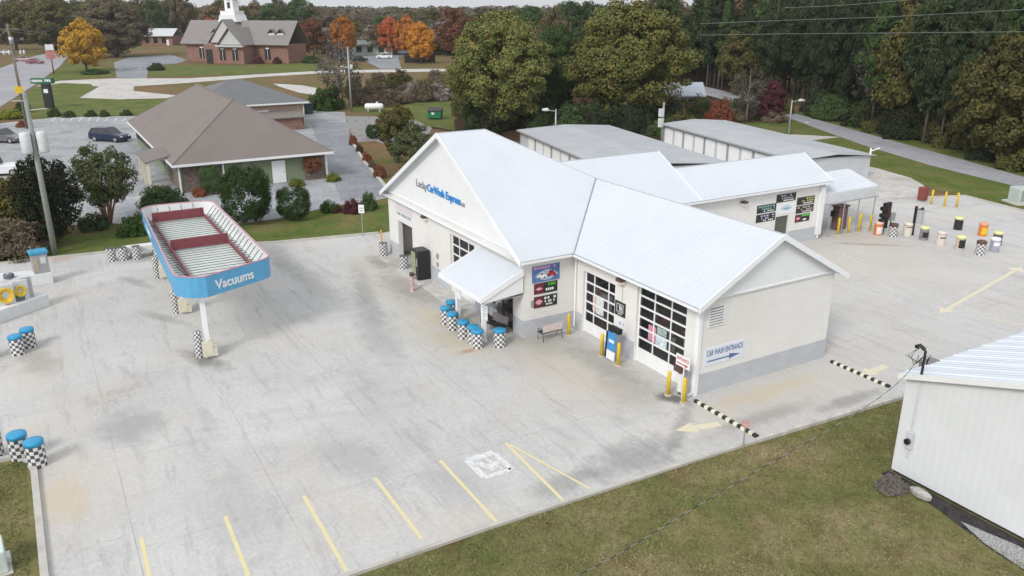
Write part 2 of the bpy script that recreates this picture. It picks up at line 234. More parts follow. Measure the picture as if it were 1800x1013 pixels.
# ---------------------------------------------------------------- mesh builder
COL=S.collection
SPLIT={'gable_siding','base_course','rake_trim','beam','side_rail','soffit','corner_trim','stone_facing','fascia','headlights','tail_lights','shutters','legs','supports','gable_face','door_panels','roof_cap','meter_boxes','inner_partition','valance','insulators','vacuum_legs','adverts','coin_panel','side_panel','downspout','door_header','braces','siding_trim','roll_up','purlins','conduit_box','lean_to','footings','black_segment','white_segment','eave_line'}
RENAME={'braces':'brace','purlins':'purlin','headlights':'headlight','tail_lights':'tail_light','shutters':'shutter','legs':'leg','supports':'support','door_panels':'door_panel','meter_boxes':'meter_box','insulators':'insulator'}
class MB:
    def __init__(s): s.v=[]; s.f=[]; s.m=[]; s.uv={}
    def add(s,vs,fs,mi=0):
        o=len(s.v); s.v+= [tuple(map(float,v)) for v in vs]
        for f in fs: s.f.append([i+o for i in f]); s.m.append(mi)
        return s
    def box(s,x0,x1,y0,y1,z0,z1,mi=0):
        vs=[(x,y,z) for z in (z0,z1) for x,y in ((x0,y0),(x1,y0),(x1,y1),(x0,y1))]
        return s.add(vs,[(3,2,1,0),(4,5,6,7),(0,1,5,4),(1,2,6,5),(2,3,7,6),(3,0,4,7)],mi)
    def fbox(s,F,u0,u1,v0,v1,d0,d1,mi=0):   # box in a frame F=(origin,u,v,n)
        o,u,v,n=[np.array(a,float) for a in F]
        vs=[o+u*a+v*b+n*c for c in (d0,d1) for a,b in ((u0,v0),(u1,v0),(u1,v1),(u0,v1))]
        return s.add(vs,[(3,2,1,0),(4,5,6,7),(0,1,5,4),(1,2,6,5),(2,3,7,6),(3,0,4,7)],mi)
    def prism(s,poly,z0,z1,mi=0):
        n=len(poly); vs=[(p[0],p[1],z0) for p in poly]+[(p[0],p[1],z1) for p in poly]
        return s.add(vs,[tuple(range(n))[::-1],tuple(range(n,2*n))]+[(i,(i+1)%n,(i+1)%n+n,i+n) for i in range(n)],mi)
    def slab(s,poly,t,mi=0):                # 3-D polygon thickened straight down
        n=len(poly); vs=[tuple(p) for p in poly]+[(p[0],p[1],p[2]-t) for p in poly]
        return s.add(vs,[tuple(range(n)),tuple(range(n,2*n))[::-1]]+[((i+1)%n,i,i+n,(i+1)%n+n) for i in range(n)],mi)
    def ext(s,poly,vec,mi=0):               # 3-D polygon extruded along a vector
        n=len(poly); vec=np.array(vec,float); vs=[tuple(p) for p in poly]+[tuple(np.array(p)+vec) for p in poly]
        return s.add(vs,[tuple(range(n))[::-1],tuple(range(n,2*n))]+[(i,(i+1)%n,(i+1)%n+n,i+n) for i in range(n)],mi)
    def tube(s,pts,r,n=8,mi=0,caps=True):
        pts=[np.array(p,float) for p in pts]; rs=r if hasattr(r,'__len__') else [r]*len(pts); rings=[]
        for i,p in enumerate(pts):
            d=pts[min(i+1,len(pts)-1)]-pts[max(i-1,0)]; d/=np.linalg.norm(d)+1e-9
            a=np.cross(d,(0,0,1) if abs(d[2])<.9 else (1,0,0)); a/=np.linalg.norm(a); b=np.cross(d,a)
            rings.append([p+rs[i]*(math.cos(2*math.pi*k/n)*a+math.sin(2*math.pi*k/n)*b) for k in range(n)])
        vs=[v for rg in rings for v in rg]; fs=[]
        for i in range(len(pts)-1):
            for k in range(n): fs.append((i*n+k,i*n+(k+1)%n,(i+1)*n+(k+1)%n,(i+1)*n+k))
        if caps: fs.append(tuple(range(n))[::-1]); fs.append(tuple(range((len(pts)-1)*n,len(pts)*n)))
        return s.add(vs,fs,mi)
    def lathe(s,prof,n=16,c=(0,0),mi=0,uvn=None):   # prof: (r,z) bottom to top
        vs=[(c[0]+r*math.cos(2*math.pi*k/n),c[1]+r*math.sin(2*math.pi*k/n),z) for r,z in prof for k in range(n)]
        fs=[(i*n+k,i*n+(k+1)%n,(i+1)*n+(k+1)%n,(i+1)*n+k) for i in range(len(prof)-1) for k in range(n)]
        base=len(s.f); s.add(vs,fs+[tuple(range(n))[::-1],tuple(range((len(prof)-1)*n,len(prof)*n))],mi)
        if uvn:
            z0,z1=prof[0][1],prof[-1][1]
            for i in range(len(prof)-1):
                for k in range(n):
                    a,b=(prof[i][1]-z0)/(z1-z0)*uvn[1],(prof[i+1][1]-z0)/(z1-z0)*uvn[1]; u0,u1=k/n*uvn[0],(k+1)/n*uvn[0]
                    s.uv[base+i*n+k]=[(u0,a),(u1,a),(u1,b),(u0,b)]
        return s
    def pieces(s):
        par=list(range(len(s.v)))
        def fd(a):
            while par[a]!=a: par[a]=par[par[a]]; a=par[a]
            return a
        for f in s.f:
            for i in f[1:]: par[fd(i)]=fd(f[0])
        g={}
        for k,f in enumerate(s.f): g.setdefault(fd(f[0]),[]).append(k)
        out=[]
        for ks in g.values():
            q=MB(); mp={}
            for k in ks:
                nf=[]
                for i in s.f[k]:
                    if i not in mp: mp[i]=len(q.v); q.v.append(s.v[i])
                    nf.append(mp[i])
                if k in s.uv: q.uv[len(q.f)]=s.uv[k]
                q.f.append(nf); q.m.append(s.m[k])
            out.append(q)
        return out
    def build(s,name,mats,parent=None,smooth=False,W=False,bevel=0):
        if name in SPLIT:
            o=None
            for q in s.pieces(): o=q.build1(name,mats,parent,smooth,W,bevel)
            return o
        return s.build1(name,mats,parent,smooth,W,bevel)
    def build1(s,name,mats,parent=None,smooth=False,W=False,bevel=0):
        mats=mats if isinstance(mats,(list,tuple)) else [mats]
        v=np.array(s.v)
        if parent is not None and W:   # vertices given in world space
            a=parent['_rz'] if '_rz' in parent else 0; l=np.array(parent['_loc'])
            v=v-l; c,sn=math.cos(-a),math.sin(-a); v=np.stack([v[:,0]*c-v[:,1]*sn,v[:,0]*sn+v[:,1]*c,v[:,2]],1)
        name=RENAME.get(name,name); me=D.meshes.new(name); me.from_pydata(v.tolist(),[],s.f)
        for m in mats: me.materials.append(m)
        if len(mats)>1: me.polygons.foreach_set('material_index',s.m)
        if s.uv:
            ul=me.uv_layers.new(name='UVMap')
            for p in me.polygons:
                q=s.uv.get(p.index)
                for j,li in enumerate(p.loop_indices): ul.data[li].uv=q[j] if q else (.3,.3)
        if smooth: me.polygons.foreach_set('use_smooth',[True]*len(me.polygons))
        me.update(); o=D.objects.new(name,me); COL.objects.link(o)
        if parent is not None: o.parent=parent
        if bevel:
            md=o.modifiers.new('bevel','BEVEL'); md.width=bevel; md.segments=2; md.limit_method='ANGLE'
        return o
def tag(o,label=None,cat=None,group=None,kind=None):
    if label: o['label']=label
    if cat: o['category']=cat
    if group: o['group']=group
    if kind: o['kind']=kind
    return o
def thing(name,label,cat,loc=(0,0,0),rz=0,group=None):
    o=D.objects.new(name,None); COL.objects.link(o); o.location=[float(a) for a in loc]; o.rotation_euler=(0,0,rz); o.empty_display_size=.3
    o['_loc']=[float(a) for a in loc]; o['_rz']=float(rz); return tag(o,label,cat,group)
def copy_tree(o,parent=None):
    c=o.copy(); COL.objects.link(c); c.parent=parent
    for ch in o.children: copy_tree(ch,c)
    return c
def place(proto,used,loc,rz=0,label=None,group=None,scale=None,mat=None):
    o=proto if not used.get(proto.name) else copy_tree(proto); used[proto.name]=1
    o.location=[float(a) for a in loc]; o.rotation_euler=(0,0,rz)
    if scale is not None: o.scale=scale if hasattr(scale,'__len__') else (scale,)*3
    if label: o['label']=label
    if group: o['group']=group
    return o
USED={}
def text(txt,size,F,mat,parent,name='lettering',ext=.012,width=None,bold=0,align='LEFT'):
    cu_=D.curves.new('t','FONT'); cu_.body=txt; cu_.size=size; cu_.extrude=ext; cu_.offset=bold; cu_.align_x=align
    ob=D.objects.new('t',cu_); COL.objects.link(ob); bpy.context.view_layer.update()
    me=D.meshes.new_from_object(ob.evaluated_get(bpy.context.evaluated_depsgraph_get())); D.objects.remove(ob)
    n=len(me.vertices); co=np.empty(n*3); me.vertices.foreach_get('co',co); co=co.reshape(-1,3)
    if width: co[:,0]*=width/(co[:,0].max()-co[:,0].min())
    o,u,v,nn=[np.array(a,float) for a in F]; w=o+co[:,:1]*u+co[:,1:2]*v+co[:,2:]*nn
    a=parent['_rz'] if '_rz' in parent else 0; w=w-np.array(parent['_loc']); c,sn=math.cos(-a),math.sin(-a)
    w=np.stack([w[:,0]*c-w[:,1]*sn,w[:,0]*sn+w[:,1]*c,w[:,2]],1)
    me.vertices.foreach_set('co',w.ravel()); me.materials.clear(); me.materials.append(mat); me.name=name
    ob=D.objects.new(name,me); COL.objects.link(ob); ob.parent=parent; return ob
def px_poly(pts,z=0): return [tuple(G(*p)[:2]) for p in pts]
def sheet(name,poly,z,mat):
    m=MB(); n=len(poly); m.add([(p[0],p[1],z) for p in poly],[tuple(range(n))]); o=m.build(name,mat); tag(o,kind='structure'); 
    me=o.data
    if me.polygons[0].normal.z<0: me.flip_normals()
    return o
# ---------------------------------------------------------------- setting: ground, lot, roads
def ring_ground():
    m=MB(); q=4000; m.add([(-q,-q,-.04),(q,-q,-.04),(q,q,-.04),(-q,q,-.04)],[(0,1,2,3)]); return m.build('ground',m_scrub)
tag(ring_ground(),kind='structure')
LOT=[(-38.5,-46),(-8.6,-46),(-8.85,-26.2),(-8.75,-25.45),(-8.2,-25.05),(-7.3,-24.92),(-.7,-24.8),(3.2,-24.6),(3.72,-20),(3.85,-12),(4.02,-4.19),(4.17,-.56),(4.62,7.45),(4.85,12.5),(7,13.5),(30,14),(30,45),(-11.66,46.12),(-13.8,46.5),(-17.4,47.3),(-20.1,40.6),(-22,38.3),(-23.5,36),(-25,33.5),(-28,30),(-32,20),(-33,6),(-31.8,-2),(-33.1,-9.45),(-36.3,-18.4),(-37.1,-26.1)]
sheet('parking_lot',LOT,0.0,m_lot)
lawn=[(-38.2,-70),(-37.1,-26.1),(-36.3,-18.4),(-33.1,-9.45),(-31.8,-2),(-30,8),(-38,9),(-41,2),(-41,-1),(-41.5,-12),(-42,-20),(-43,-26),(-50,-70)]
sheet('roadside_lawn',lawn,-.012,m_grassg)
sheet('front_lawn',[(3.85,-60),(40,-60),(60,13.5),(4.85,13),(4.62,7.45),(4.17,-.56),(4.02,-4.19),(3.72,-20)],-.010,m_grass)
sheet('corner_lawn',[(-8.6,-60),(3.7,-60),(3.2,-24.6),(-.7,-24.8),(-7.3,-24.92),(-8.2,-25.05),(-8.75,-25.45),(-8.85,-26.2)],-.014,m_grass)
sheet('neighbour_lot',px_poly([(-500,222),(0,217),(100,206),(240,204),(330,215),(480,225),(545,195),(606,197),(613,245),(640,285),(672,322),(692,345),(640,357),(560,368),(480,386),(380,398),(150,392),(0,420),(-500,480)]),-.008,m_asph)
sheet('drive_surface',px_poly([(545,215),(612,215),(616,250),(640,285),(672,322),(692,345),(600,352),(578,300)]),-.004,m_asph2)
sheet('gravel_yard',px_poly([(607,204),(660,205),(725,210),(760,225),(740,262),(700,262),(660,248),(620,250)]),-.003,m_gravel)
sheet('main_road',px_poly([(-900,175),(0,120),(30,109),(60,99),(92,92),(117,95),(118,101),(105,117),(60,150),(0,188),(-900,420)]),-.006,m_road)
sheet('cross_street',px_poly([(62,152),(105,142),(200,138),(330,138),(450,131),(575,124),(766,121),(790,122),(790,125),(766,126),(575,128.5),(450,136),(330,146),(235,152),(235,160),(330,170),(330,172),(160,176),(135,174),(175,152),(110,150)]),-.002,m_pale)
sheet('side_path',px_poly([(480,147),(530,150),(558,155),(552,167),(525,163),(490,152)]),-.002,m_pale)
sheet('brick_driveway',px_poly([(200,110),(228,101),(300,96),(330,106),(310,112),(262,115),(258,138),(205,137)]),0.0,m_asph2)
sheet('green_verge',px_poly([(28,200),(60,153),(110,146),(160,148),(168,156),(140,172),(240,176),(330,173),(330,200),(120,206),(30,208)]),-.001,m_grassg)
sheet('corner_verge',px_poly([(66,147),(110,116),(118,111),(200,120),(202,135),(110,140)]),-.0005,m_grassg)
sheet('brick_verge',px_poly([(262,134),(262,118),(310,114),(420,116),(560,110),(586,120),(575,123),(450,130),(330,134)]),-.0005,m_grassg)
sheet('upper_lot',px_poly([(575,92),(640,88),(760,86),(770,96),(700,100),(706,122),(668,121),(640,106),(580,101)]),-.0004,m_asph2)
sheet('forest_floor',[(-80,24),(-60,30),(-56,40),(-54,53),(-27,49),(-30,60),(-66,78),(-90,90),(-140,140),(-200,120),(-110,60)],-.02,m_forestfloor)
sheet('back_field',px_poly([(620,195),(620,150),(790,140),(800,230),(760,222)]),-.015,m_grassg)
sheet('verge_base',[(-62,62),(-54,54),(-27,50.8),(-20,47.5),(60,44.2),(60,60),(-60,92)],-.0185,m_grassg)
RD=[(-120,96),(-92,92),(-77,87.5),(-68.6,84.5),(-57,78.5),(-46,73.2),(-33,67),(-19,60),(-3,51),(20,38),(60,14)]
def offset(pl,d):
    out=[]
    for i,p in enumerate(pl):
        a=np.array(pl[max(i-1,0)]); b=np.array(pl[min(i+1,len(pl)-1)]); t=b-a; t=t/np.linalg.norm(t); n=np.array([t[1],-t[0]]); out.append(tuple(np.array(p)+n*d))
    return out
e1=[tuple(G(*p)[:2]) for p in ((1388,197),(1470,220),(1575,249),(1700,283),(1800,311),(2100,395))]
e0=[tuple(G(*p)[:2]) for p in ((1376,203),(1425,222),(1478,241),(1520,256),(1640,292),(1800,331),(2100,420))]
sheet('back_road',[(-120,104),(-88,92)]+e1+e0[::-1]+[(-90,86),(-122,97)],-.006,m_road)
sheet('road_verge',e0[1:]+[(6,43),(-11.66,46.6),(-17.4,48.5),(-26,55),(-46,62)],-.0125,m_grassg)
sheet('forest_verge',[(p[0]-.0,p[1]+0) for p in e1]+[(p[0]+.9,p[1]+2.2) for p in e1[::-1]],-.0121,m_grassg)
sheet('apron',px_poly([(1380,236),(1425,238),(1478,241),(1425,247),(1380,243)]),-.004,m_pale)
sheet('shed_yard',[(-60,25),(-33,18),(-24,30),(-20.1,40.6),(-19.3,43.9),(-20.3,46.2),(-22.3,48.5),(-25,50.5),(-30,52),(-40,52),(-54,44)],-.0035,m_pale)
sheet('gravel_strip',[(8.05,2.0),(8.1,1.55),(9.5,1.5),(11.0,1.15),(12.5,.75),(16,.3),(22,-.2),(22,2.0)],-.004,m_mulch)
sheet('pale_gravel',[(11.3,1.3),(12.4,.85),(16,.3),(22,-.3),(22,1.5),(13,1.65)],-.0005,M('pale_gravel_mix',(.33,.33,.33),.95,.75,14,bmp=.9,bscale=14))
def kerb(pl,w=.15,h=.12,mat=m_conc,name='kerb'):
    m=MB(); a=offset(pl,w/2); b=offset(pl,-w/2)
    for i in range(len(pl)-1): m.prism([a[i],a[i+1],b[i+1],b[i]],-.05,h)
    return tag(m.build(name,mat),kind='structure')
kerb([(3.79,-24.3),(3.87,-12),(4.07,-4.19),(4.22,-.56)],.15,.10); kerb([(4.22,-.56),(4.67,7.45),(4.9,12.5),(7,13.5)],.18,.13,m_pale)
kerb([(-8.7,-46),(-8.92,-26.2),(-8.82,-25.4),(-8.25,-24.98),(-7.3,-24.85),(-.7,-24.73),(3.2,-24.5)],.22,.13)
kerb([(-38.2,-46),(-37.15,-26.1),(-36.35,-18.4),(-33.15,-9.45),(-31.8,-2)],.16,.13)
kerb([(-20.1,40.5),(-17.4,47.3),(-13.8,46.5),(-11.66,46.12),(30,45)],.16,.13)
kerb([tuple(G(*p)[:2]) for p in ((690,346),(672,322),(640,285),(620,252))],.3,.15)
# painted markings
def strip(m,a,b,w,z=.004):
    a=np.array(a[:2],float); b=np.array(b[:2],float); t=(b-a)/np.linalg.norm(b-a); n=np.array([-t[1],t[0]])*w/2
    m.add([(*(a-n),z),(*(b-n),z),(*(b+n),z),(*(a+n),z)],[(0,1,2,3)])
def m_paint(name,col,wear=.45):
    m,nt,b=newmat(name); n=noise(nt,5,9,.8,geopos(nt)); c=ramp(nt,n,[(wear-.12,(.50,.49,.47)),(wear,col)])
    nt.links.new(c,b.inputs['Base Color']); b.inputs['Roughness'].default_value=.8; return m
m_py=m_paint('worn_yellow_marking',(.72,.63,.36),.46); m_pw=m_paint('worn_white_marking',(.74,.75,.76),.50); m_pc=m_paint('cream_marking',(.70,.64,.47),.47)
m=MB()
for p,q in (((248,945),(266,1030)),((396,908),(437,1013)),((534,872),(610,1005)),((659,840),(742,948)),((773,809),(875,920)),((889,779),(990,880))): strip(m,G(*p),G(*q),.13)
strip(m,G(896,782),G(1038,860),.10,.008)
tag(m.build('parking_stripes',m_py),kind='structure')
m=MB()
def arrow(m,x,y,L_,w,head,hw,dirv,z=.004):
    d=np.array(dirv,float); d/=np.linalg.norm(d); n=np.array([-d[1],d[0]]); o=np.array([x,y])
    q=lambda a,b:(*(o+d*a+n*b),z)
    m.add([q(0,-w/2),q(L_-head,-w/2),q(L_-head,w/2),q(0,w/2)],[(0,1,2,3)]); m.add([q(L_-head,-hw/2),q(L_,0),q(L_-head,hw/2)],[(0,1,2)])
arrow(m,2.45,-.85,2.0,.38,.9,.85,(-.25,-1)); arrow(m,2.2,9.9,2.0,.38,.9,.85,(.05,-1))
a=G(1652,551);b=G(1796,469); d_=b-a; arrow(m,*(a+d_*.5)[:2],np.linalg.norm(d_)*.5,.22,1.2,1.0,d_[:2]); arrow(m,*(a+d_*.5)[:2],np.linalg.norm(d_)*.5,.22,1.0,.9,-d_[:2])
strip(m,G(1720,556),G(1800,572),.12); strip(m,G(1480,447),G(1522,468),.12); strip(m,G(1440,447),G(1452,452),.1)
tag(m.build('direction_arrows',m_pc),kind='structure')
m=MB()   # worn wheelchair bay emblem: pale frame and figure
o=G(860,817); c0=o[:2]
for a,b,w in (((-.62,-.62),(-.62,.62),.34),((.62,-.62),(.62,.62),.22),((-.62,-.62),(.62,-.62),.26),((-.62,.62),(.62,.62),.22),((-.35,-.35),(.35,.0),.22),((.1,-.2),(.0,.45),.24),((-.4,.1),(.45,.3),.14)): strip(m,c0+np.array(a)*(1.1,.9),c0+np.array(b)*(1.1,.9),w,.004+.0005*w)
tag(m.build('bay_emblem',m_paint('faded_white_marking',(.72,.73,.74),.52)),kind='structure')
m=MB()
for i in range(9): strip(m,G(98+i*15.5,206+.1*i),G(92+i*15.5,213),.12,.0)
for i in range(12):
    y=238+i*9.5; x=236+i*3.4; strip(m,G(x,y+4),G(x+17-.5*i,y-1.5),.12,0)
for i in range(5): strip(m,G(2+i*16,266+i*.6),G(12+i*16,266+i*.6),.12,0)
strip(m,G(150,349),G(270,346),.12,0); strip(m,G(0,318),G(36,315),.12,0)
tag(m.build('neighbour_lot_markings',m_pw),kind='structure')
m=MB()
strip(m,G(0,158),G(26,156),.25,0); strip(m,G(44,137),G(55,136),.25,0); strip(m,G(-30,172),G(-8,170),.25,0); strip(m,G(210,123),G(214,122),.9,.004); strip(m,G(244,121),G(248,120),.9,.004); strip(m,G(1416,216),G(1421,215),.5,0)
tag(m.build('road_markings',m_pw),kind='structure')
# ---------------------------------------------------------------- car wash building
def wallholes(m,F,Lw,H,holes,t,mi=0):
    us=sorted({0,Lw,*[h[0] for h in holes],*[h[1] for h in holes]}); vs=sorted({0,H,*[h[2] for h in holes],*[h[3] for h in holes]})
    for i in range(len(us)-1):
        for j in range(len(vs)-1):
            cu2,cv2=(us[i]+us[i+1])/2,(vs[j]+vs[j+1])/2
            if any(h[0]<cu2<h[1] and h[2]<cv2<h[3] for h in holes): continue
            m.fbox(F,us[i],us[i+1],vs[j],vs[j+1],-t,0,mi)
B=thing('car_wash_building','large white metal-roofed car wash with cream block walls and three glass bay doors','car wash',(0,0,0))
WT=4.38
FY=((-26.8,-3.1,0),(1,0,0),(0,0,1),(0,-1,0))     # front gable wall
FB=((-9.2,0,0),(1,0,0),(0,0,1),(0,-1,0))          # bay wall
FS=((-9.2,-3.1,0),(0,1,0),(0,0,1),(1,0,0))        # short side wall
FE=((0,0,0),(0,1,0),(0,0,1),(1,0,0))              # end wall
FT=((-14.6,8.2,0),(0,1,0),(0,0,1),(1,0,0))        # tunnel wall
m=MB()
wallholes(m,FY,17.6-.3,WT,[(1.55,3.85,0,2.62),(9.35,12.35,0,3.55),(15.2,16.55,0,2.25),(13.3,14.7,.6,2.2)],.3)
wallholes(m,FB,9.2-.3,WT,[(.72,3.35,0,3.32),(5.02,8.37,0,3.9)],.3)
m.fbox(FS,0,3.1-.0,0,WT,-.3,0); m.fbox(FE,0,8.2,0,WT,-.3,0)
m.box(-26.8,-26.5,-2.8,8.2,0,WT); m.box(-26.5,-23.4,7.9,8.2,0,WT); m.box(-14.3,-.3,7.9,8.2,0,WT)
wallholes(m,FT,16.75,3.98,[(12.2,13.5,0,2.15)],.3); m.box(-23.2,-22.9,8.2,13.05,0,4.0); m.box(-22.9,-19.9,12.75,13.05,0,4.0); m.box(-19.9,-19.6,12.75,24.95,0,3.98)
m.box(-19.6,-18.9,24.7,24.95,0,3.98); m.box(-15.3,-14.9,24.7,24.95,0,3.98); m.box(-18.9,-15.3,24.7,24.95,3.0,3.98)
m.box(-22.9,-22.6,-2.8,7.9,0,3.6)
m.build('wall',m_block,B,W=True)
m=MB()
def band(F,us,h=.95):
    for a,b in us: m.fbox(F,a,b,0.0,h,.002,.035)
band(FY,[(0,1.5),(3.9,9.3),(12.4,15.15),(16.6,17.6)]); band(FS,[(-.035,3.06)]); band(FB,[(.04,.68),(3.4,4.98),(8.42,9.2)]); band(FE,[(-.035,8.2)]); band(FT,[(0.6,12.15),(13.55,16.5)])
m.build('base_course',m_base,B,W=True)
# gable triangles in white siding
m=MB(); s_=.55
m.ext([(-26.85,-3.1,WT-.02),(-9.15,-3.1,WT-.02),(-9.15,-3.1,4.30),(-17.9,-3.1,9.08),(-26.85,-3.1,4.30)][:2]+[(-9.15,-3.1,WT+.05),(-17.9,-3.1,9.10),(-26.85,-3.1,WT+.05)],(0,-.06,0))
m.ext([(0,0,WT),(0,8.2,WT),(0,4.1,6.62)],(.06,0,0))
m.ext([(-14.6,24.95,3.98),(-19.6,24.95,3.98),(-17.1,24.95,5.66)],(0,.05,0)); m.ext([(-14.6,13.0,3.98),(-22.9,13.0,3.98),(-18.75,13.0,6.55)],(0,.05,0))
m.build('gable_siding',m_siding,B,W=True)
m=MB()
for k in range(1,17):   # siding laps
    z=WT+.05+k*.28
    hw=(9.10-z)/s_-.15
    if hw>.2: m.box(-17.9-hw,-17.9+hw,-3.164,-3.16,z,z+.015)
for k in range(1,8):
    z=WT+k*.28; hw=(6.62-z)/s_-.1
    if hw>.2: m.box(.06,.064,4.1-hw,4.1+hw,z,z+.015)
m.box(-26.9,-9.1,-3.2,-3.17,WT-.06,WT+.06); m.box(.065,.10,-.02,8.22,WT-.05,WT+.03)
m.build('siding_trim',m_trim,B,W=True)
ze=4.22
planes=[ # plan polygon, z function, rib axis ('x': ribs run along X)
 ([(-17.9,-3.55),(-8.75,-3.55),(-8.75,-.48),(-13.33,4.1),(-17.9,-.5)],lambda x,y:ze+s_*(-8.75-x),'x'),
 ([(-17.9,-.5),(-27.05,8.65),(-27.05,-3.55),(-17.9,-3.55)],lambda x,y:ze+s_*(x+27.05),'x'),
 ([(-8.75,-.48),(.38,-.48),(.38,4.1),(-13.33,4.1)],lambda x,y:ze+s_*(y+.48),'y'),
 ([(-13.33,4.1),(.38,4.1),(.38,8.68),(-27.05,8.68),(-17.9,-.5)],lambda x,y:ze+s_*(8.68-y),'y'),
 ([(-14.2,8.68),(-14.2,13.1),(-18.75,13.1),(-18.75,4.13)],lambda x,y:ze+s_*(-14.2-x),'x'),
 ([(-18.75,4.13),(-18.75,13.1),(-23.3,13.1),(-23.3,8.68)],lambda x,y:ze+s_*(x+23.3),'x'),
 ([(-14.2,13.1),(-14.2,25.4),(-17.1,25.4),(-17.1,13.1)],lambda x,y:ze+s_*(-14.2-x),'x'),
 ([(-17.1,13.1),(-17.1,25.4),(-20.0,25.4),(-20.0,13.1)],lambda x,y:ze+s_*(x+20.0),'x')]
def clip(poly,ax,c):
    xs=[]; n=len(poly); i0=1 if ax=='x' else 0
    for i in range(n):
        p,q=poly[i],poly[(i+1)%n]
        if (p[i0]-c)*(q[i0]-c)<0: t=(c-p[i0])/(q[i0]-p[i0]); xs.append(p[1-i0]+t*(q[1-i0]-p[1-i0]))
    xs.sort(); return [(xs[i],xs[i+1]) for i in range(0,len(xs)-1,2)]
def ribs(m,poly,zf,ax,sp,w=.035,h=.022):
    i0=1 if ax=='x' else 0; lo=min(p[i0] for p in poly); hi=max(p[i0] for p in poly); c=math.floor(lo/sp)*sp+sp*.5
    while c<hi:
        if c>lo:
            for a,b in clip(poly,ax,c):
                P_=lambda u,v:(u,v) if ax=='x' else (v,u)
                vs=[]
                for u in (a,b):
                    for v,dz in ((c-w/2,.0),(c+w/2,.0),(c+w/4,h),(c-w/4,h)):
                        x,y=P_(u,v); vs.append((x,y,zf(x,y)+dz-.002))
                m.add(vs,[(0,1,2,3),(7,6,5,4),(0,4,5,1),(1,5,6,2),(2,6,7,3),(3,7,4,0)])
        c+=sp
for i,(pl,zf,ax) in enumerate(planes):
    if sum(pl[k][0]*pl[(k+1)%len(pl)][1]-pl[(k+1)%len(pl)][0]*pl[k][1] for k in range(len(pl)))<0: pl=pl[::-1]
    m=MB(); m.slab([(x,y,zf(x,y)) for x,y in pl],.10); ribs(m,pl,zf,ax,.41)
    m.build('roof',m_wroof,B,W=True)
m=MB()   # ridge caps, rakes, valley
def cap(a,b,r=.032): m.tube([a,b],r,6)
zr=ze+s_*9.15; zw=ze+s_*4.58
cap((-17.9,-3.58,zr),(-17.9,-.5,zr)); cap((-17.9,-.5,zr),(-13.33,4.1,zw)); cap((-13.33,4.1,zw),(.4,4.1,zw)); cap((-17.9,-.5,zr),(-27.05,8.65,ze)); cap((-18.75,4.2,ze+s_*4.55),(-18.75,13.1,ze+s_*4.55)); cap((-17.1,13.1,ze+s_*2.9),(-17.1,25.42,ze+s_*2.9))
m.build('ridge_cap',M('cap_shadow_grey',(.46,.47,.49),.5,.1),B,W=True)  # grey of the caps paints the thin shadow line along the ridges
m=MB(); m.tube([(-8.72,-.45,ze+.02),(-13.33,4.1,zw+.02)],.035,5); m.build('valley_line',M('valley_grey',(.25,.26,.28),.5,.1),B,W=True)  # dark grey strip laid along the valley
m=MB(); m.tube([(-8.72,-.52,ze+.012),(.38,-.52,ze+.012)],.02,4); m.tube([(-8.71,-3.55,ze+.012),(-8.71,-.5,ze+.012)],.02,4); m.tube([(-14.16,8.8,ze+.012),(-14.16,25.4,ze+.012)],.02,4); m.build('eave_line',m_galv,B,W=True)  # thin grey line between roof edge and gutter
m=MB()
def rake(a,b,n,w=.24,t=.05):
    a=np.array(a,float);b=np.array(b,float);n=np.array(n,float)*t
    dz=np.array([0,0,w]); up=np.array([0,0,.035]); vs=[a-dz,b-dz,b+up,a+up]; m.ext(vs,n)
rake((-8.75,-3.55,ze),(-17.9,-3.55,zr),(0,-1,0)); rake((-27.05,-3.55,ze),(-17.9,-3.55,zr),(0,-1,0))
rake((.38,-.48,ze),(.38,4.1,zw),(1,0,0)); rake((.38,8.68,ze),(.38,4.1,zw),(1,0,0))
rake((-14.2,25.4,ze),(-17.1,25.4,ze+s_*2.9),(0,1,0),.2); rake((-20,25.4,ze),(-17.1,25.4,ze+s_*2.9),(0,1,0),.2); rake((-18.75,13.1,ze+s_*4.55),(-14.2,13.1,ze),(0,1,0),.02); rake((-18.75,13.1,ze+s_*4.55),(-23.3,13.1,ze),(0,1,0),.2)
m.build('rake_trim',m_trim,B,W=True)
m=MB()   # soffits close the underside between wall and eave
m.box(-9.2,-8.8,-3.5,-.45,4.06,4.09); m.box(-8.8,.33,-.44,0,4.06,4.09); m.box(-27.0,-26.8,-3.5,8.2,4.05,4.09); m.box(-26.8,-9.2,-3.5,-3.17,4.09,4.12)
m.build('soffit',m_trim,B,W=True)
def gut(a,b,d):
    m=MB(); a=np.array(a,float); b=np.array(b,float); d=np.array(d,float)*.11
    m.ext([a,a+d,a+d+(0,0,-.10),a+d*.55+(0,0,-.13),a+(0,0,-.13)],b-a); m.build('gutter',m_trim,B,W=True)
gut((-8.75,-3.5,ze-.02),(-8.75,-.6,ze-.02),(1,0,0)); gut((-8.6,-.48,ze-.02),(.38,-.48,ze-.02),(0,-1,0)); gut((-14.2,8.9,ze-.02),(-14.2,25.4,ze-.02),(1,0,0)); gut((.38,8.68,ze-.02),(-14,8.68,ze-.02),(0,1,0)); gut((-27.05,-3.5,ze-.02),(-27.05,8.68,ze-.02),(-1,0,0))
def down(pts,r=.055):
    m=MB(); m.tube(pts,r,6); m.build('downspout',m_trim,B,W=True)
down([(.2,-.5,4.1),(-.02,-.08,3.85),(-.05,-.08,.15),(-.05,-.3,.05)]); down([(-8.6,-.5,4.08),(-9.05,-.1,3.9),(-9.05,-.1,.15)]); down([(-14.1,24.6,4.1),(-14.48,24.75,3.8),(-14.48,24.75,.1)],.07); down([(-14.1,9.5,4.1),(-14.48,9.5,3.9),(-14.48,9.5,.1)])
